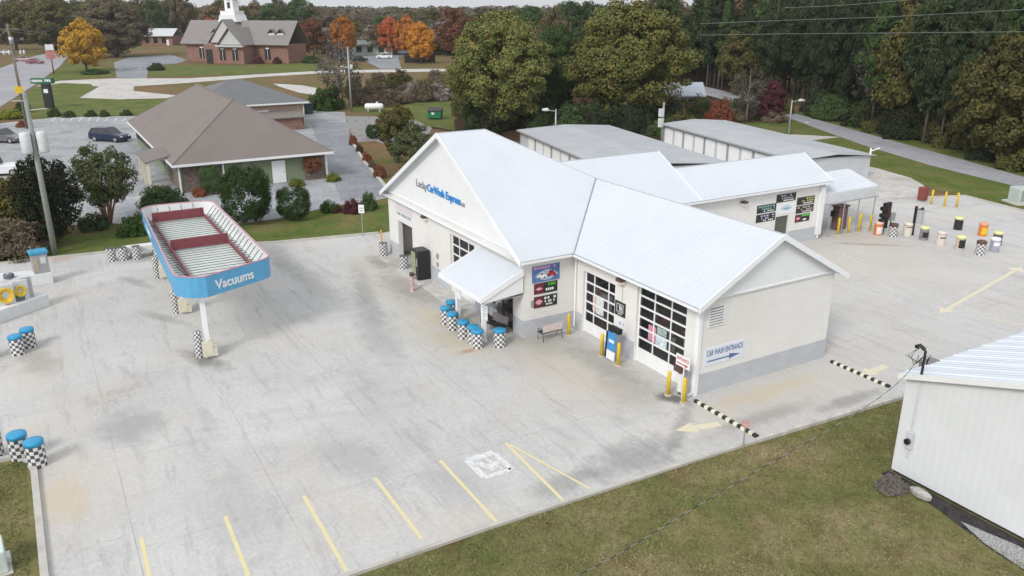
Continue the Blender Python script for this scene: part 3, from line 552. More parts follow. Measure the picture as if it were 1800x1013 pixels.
m=MB(); m.box(-14.58,-14.40,24.55,25.0,.35,3.98); m.build('corner_pilaster',m_white,B,W=True)
m=MB(); m.fbox(FB,9.02,9.235,0,4.3,.036,.06); m.box(.036,.06,-.06,.12,0,4.3); m.build('corner_trim',m_trim,B,W=True)
# sectional glass doors: frame grid, panes, solid bottom panel
def interior(F,u0,u1,z1,seed):
    pass
def garage(F,u0,u1,z1,cols,rows,zb,label=None,inset=.14):
    w=u1-u0; m=MB(); t=.07
    def fr(a,b,c,d): m.fbox(F,a,b,c,d,-inset-.04,-inset)
    fr(u0,u1,0.02,zb); fr(u0,u0+.08,zb,z1); fr(u1-.08,u1,zb,z1); fr(u0+.08,u1-.08,z1-.06,z1)
    xs=[u0+.08]+[u0+w*c for c in cols]+[u1-.08]
    for x in xs[1:-1]: fr(x-t/2,x+t/2,zb,z1-.06)
    hh=(z1-.06-zb)/rows
    for r in range(1,rows):
        for i in range(len(xs)-1): 
            a=xs[i]+(t/2 if i else 0); b=xs[i+1]-(t/2 if i<len(xs)-2 else 0); fr(a,b,zb+r*hh-.045,zb+r*hh+.045)
    g=m.build('garage_door',m_white,B,W=True)
    if label: g['label']=label
    m=MB(); m.fbox(F,u0+.05,u1-.05,zb-.02,z1-.02,-inset-.032,-inset-.026); m.build('glazing',m_pane,g) if False else None
    m2=MB(); m2.v=m.v; m2.f=m.f; m2.m=m.m; p=m2.build('glazing',m_pane,g)
    return g
def mkpane():
    m,nt,b=newmat('bay_glass'); b.inputs['Base Color'].default_value=(.02,.022,.025,1); b.inputs['Roughness'].default_value=.05
    b.inputs['Transmission Weight'].default_value=.0; b.inputs['Specular IOR Level'].default_value=.7
    tr=nt.nodes.new('ShaderNodeBsdfTransparent'); mx=nt.nodes.new('ShaderNodeMixShader'); mx.inputs[0].default_value=.40
    nt.links.new(tr.outputs[0],mx.inputs[1]); nt.links.new(b.outputs[0],mx.inputs[2]); nt.links.new(mx.outputs[0],nt.nodes['Material Output'].inputs[0]); return m
m_pane=mkpane()
garage(FB,.72,3.35,3.32,[.29,.74],5,.66,'smaller glass bay door nearest the inner corner'); garage(FB,5.02,8.37,3.9,[.33,.67],6,.74,'taller glass bay door beside the end wall'); garage(FY,9.35,12.35,3.55,[.3,.68],5,.66,'glass door half behind the entrance porch')
for nm,mt,F_,a in (('door_patch',M('pale_patch',(.66,.68,.70),.5,.3,9),FB,(1.62,2.28,1.30,2.20)),('door_patch',M('pink_patch',(.62,.36,.34),.5,.25,6),FB,(1.36,1.60,1.35,2.25)),('door_patch',M('rose_patch',(.60,.26,.34),.5,.3,6),FB,(5.75,6.28,1.35,2.10)),('door_patch',M('blue_white_patch',(.55,.64,.68),.5,.45,9),FB,(6.30,7.05,1.20,1.75)),('door_patch',M('teal_patch',(.32,.42,.40),.5,.4,8),FB,(6.35,7.0,1.85,2.2))):
    m=MB(); m.fbox(F_,a[0],a[1],a[2],a[3],-.165,-.16); m.build(nm,mt,B,W=True)  # flat tinted panels just in front of the glazing
# things seen through the glass: floor, shelves, a pink car, boxes
m=MB(); m.box(-14,-9.5,-2.5,3,0.3,.5); m.box(-26.4,-.4,2.9,3.0,0,4.2); m.build('inner_partition',M('inner_wall',(.16,.15,.14),.8),B,W=True)
m=MB()
rs=random.Random(5)
for k in range(26):
    x=(-8.3+rs.random()*2.2) if k<11 else (-4.1+rs.random()*3); z=rs.random()*2.3+.3; y=.45+rs.random()*.5; w=.12+rs.random()*.4; m.box(x,x+w,y,y+.05,z,z+.1+rs.random()*.5,k%5)
m.box(-3.6,-3.0,.40,.44,1.3,2.2,0); m.box(-2.9,-1.9,.40,.44,1.2,1.9,1); m.box(-2.8,-2.2,.38,.395,1.3,1.75,3); m.box(-7.6,-6.6,.40,.44,1.5,2.4,1); m.box(-7.9,-7.5,.38,.395,1.2,2.6,0); m.box(-7.4,-6.8,.38,.395,1.0,1.5,3)
m.build('stored_goods',[M('box_pink',(.75,.45,.45),.6),M('box_white',(.80,.80,.82),.6),M('box_brown',(.18,.09,.06),.6),M('box_grey',(.5,.55,.6),.6),M('box_red',(.5,.12,.15),.6)],B,W=True)
# doors, vents, lamps
m=MB(); m.fbox(FY,15.2,16.55,0.02,2.25,-.16,-.12,0); m.fbox(FY,15.35,15.83,.15,2.1,-.12,-.11,1); m.fbox(FY,15.92,16.4,.15,2.1,-.12,-.11,1); m.build('entrance_door',[m_dark,m_glass],B,W=True)
m=MB(); m.fbox(FY,13.3,14.7,.6,2.2,-.14,-.1,0); m.fbox(FY,13.4,14.6,.7,2.1,-.1,-.09,1); m.build('shop_window',[m_dark,m_glass],B,W=True)
m=MB(); m.fbox(FT,12.2,13.5,0.02,2.15,-.16,-.12); m.build('side_door',M('olive_door',(.10,.105,.085),.5),B,W=True)
m=MB(); m.fbox(FE,.42,.50,3.05,3.9,.002,.05); m.fbox(FE,1.30,1.38,3.05,3.9,.002,.05)
for k in range(7): m.fbox(FE,.5,1.3,3.08+k*.12,3.14+k*.12,.0025,.06)
m.build('louvre_vent',m_white,B,W=True)
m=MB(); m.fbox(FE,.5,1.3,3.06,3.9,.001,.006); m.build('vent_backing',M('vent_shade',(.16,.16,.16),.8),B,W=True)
def walllamp(F,u,z,lit=True):
    m=MB(); o=np.array(F[0],float)+np.array(F[1],float)*u+np.array((0,0,z)); n=np.array(F[3],float); uu=np.array(F[1],float)
    a=o-uu*.2; m.ext([a+(0,0,.14),a+n*.3+(0,0,.14),a+n*.34+(0,0,0),a+n*.02+(0,0,0)],uu*.4); r=m.build('wall_lamp',m_brown,B,W=True)
    m=MB(); m.ext([a+n*.32+(0,0,-.003),a+n*.30+(0,0,-.10),a+n*.04+(0,0,-.16),a+n*.02+(0,0,-.003)],uu*.4); q=m.build('lens',m_lamp,r)
walllamp(FY,6.15,3.8); walllamp(FB,3.95,3.72); walllamp(FT,8.9,3.55)
m=MB(); m.box(-5.27,-5.25,-.02,-.004,2.65,3.6); m.fbox(FY,7.5,7.75,1.6,1.9,.002,.06); m.fbox(FY,7.5,7.72,1.1,1.35,.002,.06); m.fbox(FS,.42,.55,1.6,1.95,.002,.05); m.build('conduit_box',m_galv,B,W=True)
m=MB()   # porch
def porch():
    r=thing('entrance_porch','small white shed-roof porch on two posts over the shop entrance','porch',(-11.4,-4.2,0))
    m=MB(); pl=[(-13.7,-5.55),(-9.1,-5.55),(-9.1,-3.17),(-13.7,-3.17)]; zf=lambda x,y:2.62+(y+5.55)*.46; m.slab([(x,y,zf(x,y)) for x,y in pl],.09); ribs(m,pl,zf,'y',.3,.02,.014); m.build('roof',m_wroof,r,W=True)
    m=MB()
    for x,d in ((-9.1,.05),(-13.75,.05)): m.ext([(x,-5.6,2.36),(x,-5.6,2.63),(x,-3.17,3.74),(x,-3.17,3.42)],(d,0,0))
    m.box(-13.7,-9.1,-5.66,-5.555,2.42,2.61); m.build('fascia',m_trim,r,W=True)
    m=MB(); m.ext([(-9.16,-5.4,2.3),(-9.16,-5.4,2.5),(-9.16,-3.17,3.5),(-9.16,-3.17,2.5)],(.04,0,0)); m.box(-13.6,-9.2,-5.1,-4.98,2.32,2.5); m.build('side_panel',m_siding,r,W=True)
    for x in (-12.72,-9.86): 
        m=MB(); m.box(x-.1,x+.1,-5.12,-4.92,0,2.32); m.box(x-.14,x+.14,-5.16,-4.88,0,.12); m.build('post',m_trim,r,W=True)
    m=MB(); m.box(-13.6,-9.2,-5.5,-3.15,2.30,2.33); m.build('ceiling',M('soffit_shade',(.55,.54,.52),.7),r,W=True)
porch()
# fixed signs -------------------------------------------------
def nrm(F): return F
r=thing('gable_sign','grey and blue raised lettering across the white front gable','sign',(-18.5,-3.2,5.5))
FG=((-21.85,-3.18,5.62),(1,0,-.012),(0,0,1),(0,-1,0))
text('Lucky',.62,((-21.85,-3.18,5.55),(1,0,0),(0,0,1),(0,-1,0)),m_inkg,r,'grey_lettering',.03,1.55,.004)
text('CarWash Express',.62,((-20.2,-3.18,5.55),(1,0,0),(0,0,1),(0,-1,0)),m_inkb,r,'blue_lettering',.03,4.35,.014)
m=MB(); m.box(-15.75,-15.35,-3.22,-3.18,5.55,5.72); m.build('small_lettering',m_inkg,r,W=True)
r=thing('doorway_sign','pale header sign with dark lettering above the open doorway','sign',(-24.2,-3.1,3.2))
m=MB(); m.fbox(FY,1.3,4.0,3.35,4.05,.002,.03); m.build('upper_panel',m_mauve,r,W=True)
m=MB(); m.fbox(FY,1.3,4.0,2.66,3.33,.002,.025); m.build('board',m_white,r,W=True)
text('CAR WASH EXIT',.26,((-25.35,-3.13,3.05),(1,0,0),(0,0,1),(0,-1,0)),m_inkg,r,'lettering',.008,2.4,.006)
def barsign(name,label,F,u0,u1,v0,v1,back,marks,cat='sign'):
    o=np.array(F[0],float)+np.array(F[1],float)*(u0+u1)/2+np.array(F[2],float)*(v0+v1)/2
    r=thing(name,label,cat,o); m=MB(); m.fbox(F,u0,u1,v0,v1,.002,.03); m.build('board',back,r,W=True)
    for k,(mat,items,nm) in enumerate(marks):
        m=MB()
        for a,b,c,d in items: m.fbox(F,u0+(u1-u0)*a,u0+(u1-u0)*b,v0+(v1-v0)*c,v0+(v1-v0)*d,.03,.034+.002*k)
        m.build(nm,mat,r,W=True)
    return r
def row(a,b,c,d,n,seed=0):
    q=random.Random(seed); out=[]; x=a; w=(b-a)/n
    for k in range(n):
        if q.random()<.85: out.append((x+w*.12,x+w*(.75+.15*q.random()),c+(d-c)*.1*q.random(),d))
        x+=w
    return out
m_bb=M('banner_blue',(.10,.18,.42),.5,.35,2.5); m_bk=M('board_black',(.02,.022,.02),.4,.1); m_or=M('dark_red_patch',(.14,.02,.025),.5,.2)
def oval(a,b,c,d,n=7):
    out=[]
    for k in range(n):
        t0,t1=k/n,(k+1)/n; h=math.sin(math.pi*(t0+t1)/2)*.5; out.append((a+(b-a)*t0,a+(b-a)*t1,c+(d-c)*(.5-h),c+(d-c)*(.5+h)))
    return out
barsign('blue_wall_banner','blue banner picturing a red and a white car, highest of three on the short wall',FS,.48,2.1,2.86,3.72,m_bb,[(m_lpink,row(.04,.96,.80,.95,9,1),'heading'),(M('pale_splash',(.42,.50,.66),.5,.3,5),oval(.10,.94,.08,.72,14),'splash'),(m_red,[(.54,.86,.30,.47),(.60,.78,.47,.62)],'red_car'),(m_white,[(.18,.50,.26,.42),(.25,.43,.42,.56)],'white_car'),(m_bk,[(.28,.40,.45,.53),(.62,.75,.50,.58),(.22,.27,.20,.3),(.42,.47,.20,.3),(.58,.63,.24,.34),(.78,.83,.24,.34)],'wheels')])
barsign('green_heading_sign','black sign with green heading and red oval below the blue banner','' or FS,.60,1.98,2.24,2.80,m_bk,[(m_or,[(0,.4,.02,.98)],'patch'),(m_lpink,oval(.06,.36,.34,.62),'oval'),(m_inkgr,row(.36,.92,.66,.90,5,2),'heading'),(m_white,row(.48,.84,.20,.44,4,3),'lettering')])
barsign('white_text_sign','black sign with rows of white text, lowest of three on the short wall',FS,.60,1.98,1.50,2.10,m_bk,[(m_or,[(0,.38,.02,.98)],'patch'),(m_lpink,oval(.05,.36,.28,.74),'oval'),(m_white,row(.42,.96,.66,.88,4,4)+row(.45,.9,.38,.56,6,5)+row(.5,.8,.14,.28,4,6),'lettering')])
r=barsign('entrance_banner','white banner on the end wall pointing the way to the wash entrance',FE,.42,2.72,1.26,2.09,M('banner_white',(.74,.77,.84),.5,.03),[])
text('CAR WASH ENTRANCE',.36,((.032,.50,1.72),(0,1,0),(0,0,1),(1,0,0)),m_ink,r,'lettering',.004,2.12,.004)
m=MB(); m.fbox(FE,.58,1.85,1.44,1.50,.031,.036); m.ext([(.031,1.85,1.34),(.031,2.5,1.47),(.031,1.85,1.60)],(.005,0,0)); m.build('arrow',m_ink,r,W=True)
r=barsign('black_logo_sign','square black sign with white outlined emblem between the bay doors',FB,3.42,4.22,1.90,2.62,m_bk,[])
m=MB()
for a in ((.18,.82,.80,.84),(.18,.22,.30,.80),(.78,.82,.30,.80),(.18,.82,.26,.30),(.45,.55,.38,.74),(.38,.45,.66,.72),(.60,.68,.36,.70),(.30,.7,.12,.17)): m.fbox(FB,3.42+.8*a[0],3.42+.8*a[1],1.90+.72*a[2],1.90+.72*a[3],.03,.034)
m.build('emblem',m_white,r,W=True)
barsign('white_price_sign','white poster with faint blue text under the black emblem sign',FB,3.40,4.26,1.02,1.78,m_white,[(M('faint_blue',(.35,.48,.68),.5),row(.45,.95,.6,.8,4,8)+row(.3,.9,.3,.4,5,9),'text')])
T=8.2
for k,(nm,lb,u0,u1,v0,v1,bk,hd) in enumerate([
 ('wash_menu_sign','black sign at the top centre of the tunnel wall sign cluster',20.28-T,22.15-T,3.16,3.72,m_bk,M('violet_grey',(.42,.40,.50),.5)),
 ('wash_menu_sign','teal-streaked black sign, upper left of the tunnel wall cluster',18.5-T,20.3-T,2.62,3.16,m_bk,M('teal_streak',(.25,.42,.42),.5)),
 ('wash_menu_sign','blue-grey black sign, lower left of the tunnel wall cluster',18.5-T,20.3-T,1.98,2.52,m_bk,M('blue_grey',(.42,.46,.58),.5)),
 ('wash_menu_sign','black sign with yellow arch, upper right of the tunnel wall cluster',22.35-T,24.1-T,2.74,3.28,m_bk,M('lemon_streak',(.48,.48,.16),.5)),
 ('wash_menu_sign','black sign with pink heading, middle right of the tunnel wall cluster',22.35-T,24.1-T,2.14,2.66,m_bk,M('rose_grey',(.55,.42,.42),.5)),
 ('wash_menu_sign','black sign with green corner and red oval, lower right of the cluster',22.35-T,23.8-T,1.50,2.04,m_bk,m_inkgr)]):
    mk=[(hd,row(.05,.95,.66,.88,6,20+k)+row(.25,.95,.36,.56,7,30+k),'heading'),(m_white,row(.35,.9,.10,.26,6,40+k),'text')]
    if k==5: mk=[(m_or,[(0,.38,.05,.95)],'patch'),(m_lpink,oval(.05,.33,.3,.7),'oval'),(hd,[(.42,.98,.72,.95)],'heading'),(m_white,oval(.5,.8,.14,.4),'text')]
    barsign(nm,lb,FT,u0,u1,v0,v1,bk,mk)['group']='menu signs on the tunnel wall'
barsign('white_centre_sign','large white sign with blue oval emblem above the olive tunnel door',FT,20.4-T,22.2-T,2.30,3.08,m_white,[(M('pale_blue_ring',(.55,.66,.74),.5),oval(.15,.85,.25,.8,12),'ring'),(M('slate_blue',(.25,.38,.48),.5),oval(.3,.75,.38,.55),'oval')])
# ---------------------------------------------------------------- drums, bollards
def drum(name,label,lidm,bodym,rings=None,h=.90,rad=.30):
    r=thing(name,label,'drum')
    m=MB(); m.lathe([(rad*.97,0),(rad,.03),(rad,h*.33),(rad*1.02,h*.35),(rad,h*.37),(rad,h*.63),(rad*1.02,h*.65),(rad,h*.67),(rad,h*.97),(rad*.98,h)],24,uvn=(14,7)); m.build('body',bodym,r)
    if lidm: m=MB(); m.lathe([(rad*1.025,h-.13),(rad*1.03,h-.02),(rad*.98,h+.015),(rad*.55,h+.035),(.02,h+.04)],24); m.build('lid',lidm,r,True)
    return r
dB=drum('checkered_drum','x',m_lid,m_checker); dW=drum('checkered_drum','x',None,m_checker,h=.86,rad=.29)
gd='checkered drums with blue lids'
ent=[(-13.77,-4.89,'blue-lidded checkered drum behind the left porch post, farthest from the camera'),(-13.1,-5.55,'blue-lidded checkered drum at the far left end of the porch row'),(-12.15,-5.62,'blue-lidded checkered drum in front of the left porch post'),(-10.85,-5.66,'blue-lidded checkered drum midway between the two porch posts'),(-10.0,-5.55,'darker blue-lidded checkered drum third from the right in the porch row'),(-9.4,-5.62,'blue-lidded checkered drum directly in front of the right porch post'),(-8.95,-4.62,'blue-lidded checkered drum right of the right porch post')]
lf=[(-20.6,-24.75,'blue-lidded checkered drum at the left, farther of the close pair near the island'),(-19.85,-25.25,'blue-lidded checkered drum at the left, nearer of the close pair near the island'),(-8.75,-25.05-.2,'large blue-lidded checkered drum by the corner kerb, left of the near pair'),(-7.85,-24.72,'large blue-lidded checkered drum by the corner kerb, nearest the camera'),(-9.35,-26.1,'blue-lidded checkered drum cut by the left edge beside the corner lawn'),(-19.9,-26.45,'blue-lidded checkered drum cut by the left edge beside the close pair')]
for x,y,l in ent: place(dB,USED,(x,y,0),random.random()*6,l,gd)
for x,y,l in lf: place(dB,USED,(x,y,0),random.random()*6,l,gd,1.06 if x<-12 else 1.12)
for x,y,l in ((-34.25,-19.75,'lidless checkered drum leftmost of the row by the far kerb'),(-34.1,-19.05,'lidless checkered drum second from left in the far kerb row'),(-33.95,-18.25,'lidless checkered drum third from left in the far kerb row'),(-33.62,-16.95,'lidless checkered drum at the right of the far kerb row, next to the vacuum canopy'),(-26.45,-3.75,'white-topped checkered drum at the left jamb of the open doorway'),(-23.0,-3.75,'white-topped checkered drum between the open doorway and the vending machine')):
    place(dW,USED,(x,y,0),random.random()*6,l,'white-topped checkered drums')
def wrapdrum(label,x,y,top,side,patch,lid=True,check=False,s=1):
    r=thing('painted_drum',label,'drum',(x,y,0),0,'painted drums on the far side of the lot'); h,rad=.92,.30
    m=MB()
    if check: m.lathe([(rad,0),(rad,h)],24,uvn=(14,7))
    else: m.lathe([(rad*.97,0),(rad,.03),(rad,h*.5),(rad*1.02,h*.52),(rad,h*.54),(rad,h)],24)
    m.build('body',m_checker if check else side,r)
    m=MB(); m.lathe([(rad*1.05,h-.14),(rad*1.06,h),(rad*.9,h+.05),(.02,h+.06)],24); m.build('lid',top,r,True)
    if patch:
        m=MB(); n=9; a0=R(-75)
        for k in range(n):
            a=a0+k*R(11); b=a+R(11); zt,zb=patch[1],patch[2]; q=rad*1.03
            m.add([(q*math.cos(a),q*math.sin(a),zb),(q*math.cos(b),q*math.sin(b),zb),(q*math.cos(b),q*math.sin(b),zt),(q*math.cos(a),q*math.sin(a),zt)],[(0,1,2,3)])
        m.build('wrap_label',patch[0],r)
    return r
wd=[('orange and white painted drum beside the black pay kiosk',-13.1,29.65,M('peach_lid',(.72,.5,.4),.5),m_orange,(M('white_patch',(.75,.68,.66),.5),.62,.1)),
 ('checkered drum with red-brown top in front of the black pay kiosk',-12.2,30.1,m_brown,None,None),
 ('cream drum with a dark figure one beside the thin black post',-11.8,31.2,m_cream,M('cream_side',(.68,.64,.56),.5),(m_brown,.72,.66)),
 ('pale yellow-topped drum with grey picture, right of the thin black post',-10.55,31.3,m_ylid,M('grey_picture',(.25,.23,.25),.5,.5,8),(m_bk,.6,.2)),
 ('off-white drum with a dark figure three, middle of the near row',-9.1,31.1,M('pinkish_lid',(.70,.60,.56),.5),M('offwhite_side',(.66,.58,.54),.5,.25,9),(m_bk,.6,.52)),
 ('yellow-topped drum with dark brown picture, second from right in the near row',-7.75,31.2,m_ylid,M('tan_side',(.55,.45,.38),.5,.3,8),(m_bk,.72,.14)),
 ('checkered drum with red-brown top near the right end of the row',-6.3,31.2,m_brown,None,None),
 ('black and white drum in front at the right end of the row',-6.25,32.75,m_white,M('bluegrey_side',(.34,.35,.42),.5,.4,9),(m_white,.7,.45)),
 ('yellow-topped black drum farthest back on the open concrete',-11.0,36.1,m_ylid,m_bk,None),
 ('orange drum with yellow label standing alone near the right edge',-9.05,36.0,M('orange_lid',(.72,.34,.22),.5),m_orange,(m_yellow,.62,.15)),
 ('yellow-topped dark drum directly behind the black and white one',-7.1,34.5,m_ylid,M('charcoal_side',(.10,.10,.11),.5,.5,9),None)]
for l,x,y,t,s2,p in wd: wrapdrum(l,x,y,t,s2,p,check=(s2 is None))
r=thing('leaning_checkered_drum','small checkered drum standing behind the thin black post','drum',(-13.6,35.2,0))
m=MB(); m.lathe([(.28,0),(.28,1.1)],20,uvn=(18,10)); m.build('body',m_checker,r); m=MB(); m.tube([(0,0,1.1),(.15,.1,1.25)],.08,8); m.build('nozzle',m_black,r)
def bollard():
    r=thing('bollard','x','bollard'); m=MB(); m.lathe([(.085,0),(.085,1.06),(.07,1.12),(.035,1.155),(.005,1.165)],14); m.build('post',m_yellow,r,True)
    m=MB(); m.lathe([(.17,0),(.16,.03),(.09,.04)],14); m.build('footing',m_conc,r); return r
bo=bollard()
for x,y,l in ((-8.45,-.85,'yellow bollard in the inner corner beside the bench'),(-5.45,-.95,'yellow bollard left of the blue poster board'),(-4.15,-.95,'yellow bollard right of the blue poster board'),(-.60,-.95,'yellow bollard in front of the right edge of the tall bay door'),(.28,-.85,'yellow bollard at the building corner under the red and white sign'),
 (-14.5,27.0,'yellow bollard leftmost under the tunnel canopy'),(-14.35,27.95,'yellow bollard second from left under the tunnel canopy'),(-14.3,29.05,'yellow bollard third from left under the tunnel canopy'),(-14.75,29.75,'yellow bollard standing just behind the third under the tunnel canopy'),(-13.95,29.85,'yellow bollard rightmost under the tunnel canopy'),
 (-16.95,41.7,'yellow bollard next to the red box on the far kerb'),(-15.95,42.0,'yellow bollard in the middle of the three on the far kerb'),(-15.2,42.5,'yellow bollard rightmost of the three on the far kerb')):
    place(bo,USED,(x,y,0),0,l,'yellow bollards',(1,1,1.12 if y>20 else 1))
# speed bumps
def bump_(label,x0,x1,y):
    r=thing('striped_kerb_bar',label,'barrier',((x0+x1)/2,y,0),0,'striped bars across the wash lane'); n=17; w=(x1-x0)/n
    for mi,nm,mt in ((0,'black_segment',m_bk),(1,'white_segment',m_cream)):
        m=MB()
        for k in range(n):
            if k%2==mi: a=x0+k*w; m.ext([(a,y-.1,0),(a,y-.065,.11),(a,y+.065,.11),(a,y+.1,0)],(w,0,0))
        m.build(nm,mt,r,W=True)
bump_('black and white striped bar near the building corner',.45,4.0,-.35); bump_('black and white striped bar beyond the white shed roof corner',.62,3.75,8.0)
# sign post items by bay
r=thing('ramp_sign','small white sign with red lettering and arrow beside the corner downspout','sign',(.02,-.75,0))
m=MB(); m.tube([(.02,-.72,0),(.02,-.72,1.75)],.03,8); m.build('post',m_white,r,W=True)
F=((-.42,-.80,1.52),(1,0,-.0),(0,0,1),(0,-1,0)); m=MB(); m.fbox(F,0,.85,0,.52,-.02,0); m.build('board',m_white,r,W=True); text('ENTRANCE',.2,((-.36,-.801,1.80),(1,0,0),(0,0,1),(0,-1,0)),m_inkr,r,'lettering',.004,.72,.003)
m=MB(); m.fbox(F,.08,.60,.10,.15,0,.004); m.ext([(.18,-.801,1.57),(.34,-.801,1.645),(.18,-.801,1.72)],(0,-.004,0)); m.build('arrow',m_inkr,r,W=True)
r=thing('blue_poster_board','blue and white poster board standing between two yellow bollards','sign',(-4.82,-.9,0))
F=((-5.12,-.95,0.05),(1,0,0),(0,0.06,1),(0,-1,.06)); m=MB(); m.fbox(F,0,.62,.45,1.35,-.03,0); m.build('blue_poster',m_inkb,r,W=True); m=MB(); m.fbox(F,0,.62,0,.44,-.03,0); m.fbox(F,.12,.5,.85,1.0,0,.003); m.build('white_panel',m_white,r,W=True)
m=MB(); m.fbox(F,-.14,-.06,0,1.3,-.2,0); m.fbox(F,-.06,.68,1.36,1.6,-.3,-.06); m.build('cabinet',m_black,r,W=True)
r=thing('trash_pump','dark machine head leaning behind the bollard of the tall bay door','machine',(-.45,-.5,0)); m=MB(); m.box(-.75,-.3,-.6,-.35,1.05,1.4); m.tube([(-.45,-.45,0),(-.5,-.45,1.1)],.06,8); m.build('body',m_brown,r,W=True); m=MB(); m.box(-.42,-.2,-.62,-.5,.2,1.0); m.build('panel',m_white,r,W=True)
# bench
def bench(label,x,y,rz,back,text_=True):
    r=thing('bench',label,'bench',(x,y,0),rz); 
    m=MB()
    for k in range(4): m.box(-.6,.6,-.22+k*.12,-.13+k*.12,.42,.45)
    m.build('seat',m_dark,r)
    m=MB(); m.ext([(-.58,.25,.5),(-.58,.33,.9),(-.58,.36,.9),(-.58,.28,.5)],(1.16,0,0)); m.build('backrest',back,r)
    if text_: m=MB(); [m.ext([(-.5+a*1,.235+ .0,.58),(-.5+a,.283,.83),(-.5+a,.278,.83),(-.5+a,.23,.58)],(w,0,0)) for a,w in ((.02,.18),(.42,.06),(.54,.06),(.66,.06),(.78,.06))]; m.build('advert',m_inkr,r)
    for sx in (-.58,.55):
        m=MB(); m.tube([(sx,-.22,0),(sx,-.2,.6),(sx,.2,.62)],.018,6); m.tube([(sx,.3,0),(sx,.24,.42),(sx,.34,.9)],.018,6); m.build('leg',m_dark,r)
bench('iron bench with pale printed backrest against the grey base of the short wall',-8.55,-1.95,R(-90),M('bench_back',(.72,.62,.58),.5,.15,6))
bench('dark bench with grey seat under the porch by the shop wall',-11.6,-3.75,0,m_palegrey,False)
bench('dark bench beside the glass entrance door under the porch',-10.6,-3.9,R(12),M('rose_back',(.30,.27,.27),.6),False)
r=thing('hanging_notice','white notice panel hanging at the right porch post','sign',(-9.7,-5.15,1.5)); F=((-9.74,-5.15,1.35),(1,0,0),(0,0,1),(0,-1,0)); m=MB(); m.fbox(F,0,.5,0,.75,-.02,0); m.build('panel',m_white,r,W=True)
m=MB(); [m.fbox(F,.06,.06+w,.12+.14*k,.17+.14*k,0,.003) for k,w in enumerate((.25,.36,.3,.38))]; m.build('text',m_inkg,r,W=True)
r=thing('hanging_notice','white notice panel hanging beside the left porch post','sign',(-12.3,-5.15,1.9)); m=MB(); m.box(-12.6,-12.0,-5.2,-5.17,1.55,2.2); m.build('panel',m_white,r,W=True)
r=thing('flower_basket','dark hanging basket under the right side of the porch roof','basket',(-9.35,-4.4,1.9)); m=MB(); m.lathe([(.08,-.3),(.14,-.15),(.14,.05),(.07,.2)],10,mi=0); m.v=[(x-9.35,y-4.4,z+1.9) for x,y,z in m.v]; m.build('basket',m_dark,r,W=True)
r=thing('vending_machine','tall black vending machine with lit glass front against the cream wall','vending machine',(-20.6,-3.6,0)); m=MB(); m.box(-21.15,-20.15,-4.0,-3.2,.04,1.88); m.build('cabinet',m_black,r,W=True,bevel=.02)
m=MB(); m.box(-21.08,-20.5,-4.02,-4.002,.35,1.75); m.build('display_panel',M('display',(.28,.33,.20),.2,.5,8),r,W=True)
m=MB(); m.box(-20.42,-20.22,-4.02,-4.002,.9,1.4); m.box(-20.9,-20.4,-4.02,-4.002,.12,.28); m.build('coin_panel',m_steel,r,W=True)
r=thing('sidewalk_sign','small red and white stand on the concrete near the vending machine','stand',(-18.7,-5.0,0)); m=MB(); m.lathe([(.16,0),(.12,.1),(.1,.6),(.15,.95)],10); m.v=[(x-18.7,y-5.04,z) for x,y,z in m.v]; m.build('stand',M('pink_white',(.62,.40,.42),.5,.6,9),r,W=True); m=MB(); m.box(-18.82,-18.58,-5.15,-4.93,.95,1.15); m.build('cap',m_brown,r,W=True)
# step slab at porch
m=MB(); m.box(-26.0,-14.9,-4.3,-3.15,0.004,.035); tag(m.build('wall_walkway',m_pale),kind='structure')
# yellow post left of doorway
r=thing('marker_post','slim orange-yellow post at the far left corner of the building','post',(-26.9,-3.2,0)); m=MB(); m.tube([(-27.1,-3.6,0),(-27.1,-3.6,1.6)],.06,8); m.build('post',M('orange_yellow',(.65,.38,.08),.6),r,W=True); m=MB(); m.box(-27.3,-26.9,-3.7,-3.5,0,.05); m.build('foot',m_dark,r,W=True)
# ---------------------------------------------------------------- vacuum canopy
r=thing('vacuum_canopy','blue-banded open-topped vacuum canopy with maroon beams on white columns','canopy',(-22,-16,0)); VC=r
def arc(cx,cy,rad,a0,a1,n=6): return [(cx+rad*math.cos(R(a0+(a1-a0)*k/n)),cy+rad*math.sin(R(a0+(a1-a0)*k/n))) for k in range(n+1)]
def cpoly(o): # outline with inset o
    pts=arc(-15.55,-17.05,1.35-o,-100,-3)+arc(-16.35,-14.65,.95-o,17,90)+arc(-29.35,-14.65,.95-o,90,180)+arc(-29.55,-17.0,.95-o,180,268)
    return pts
m=MB(); A=cpoly(0); C_=cpoly(.06); n=len(A)
for i in range(n):
    j=(i+1)%n; a,b,c,d=A[i],A[j],C_[j],C_[i]
    m.add([(*a,3.2),(*b,3.2),(*b,4.2),(*a,4.2),(*d,3.2),(*c,3.2),(*c,4.2),(*d,4.2)],[(0,1,2,3)],0); m.add([(*d,3.2),(*c,3.2),(*c,4.2),(*d,4.2)],[(3,2,1,0)],1)
m.build('fascia',[m_blue,m_white],r,W=True)
m=MB()
for i in range(n):
    j=(i+1)%n; m.add([(*A[i],4.18),(*A[j],4.18),(*A[j],4.24),(*A[i],4.24),(*C_[i],4.18),(*C_[j],4.18),(*C_[j],4.24),(*C_[i],4.24)],[(0,1,2,3),(3,2,6,7),(7,6,5,4)])
m.build('top_trim',m_pink,r,W=True)
m=MB(); Cd=cpoly(.08); m.prism(Cd,3.28,3.34); 
for k in range(40):
    y=-17.9+k*.11
    if -17.95<y<-14.1: m.box(-29.9,-15.6,y,y+.03,3.34,3.38)
m.build('deck',M('deck_metal',(.78,.81,.79),.5,.06,1.5,dirt=(.5,.52,.5,.5)),r,W=True)
m=MB()
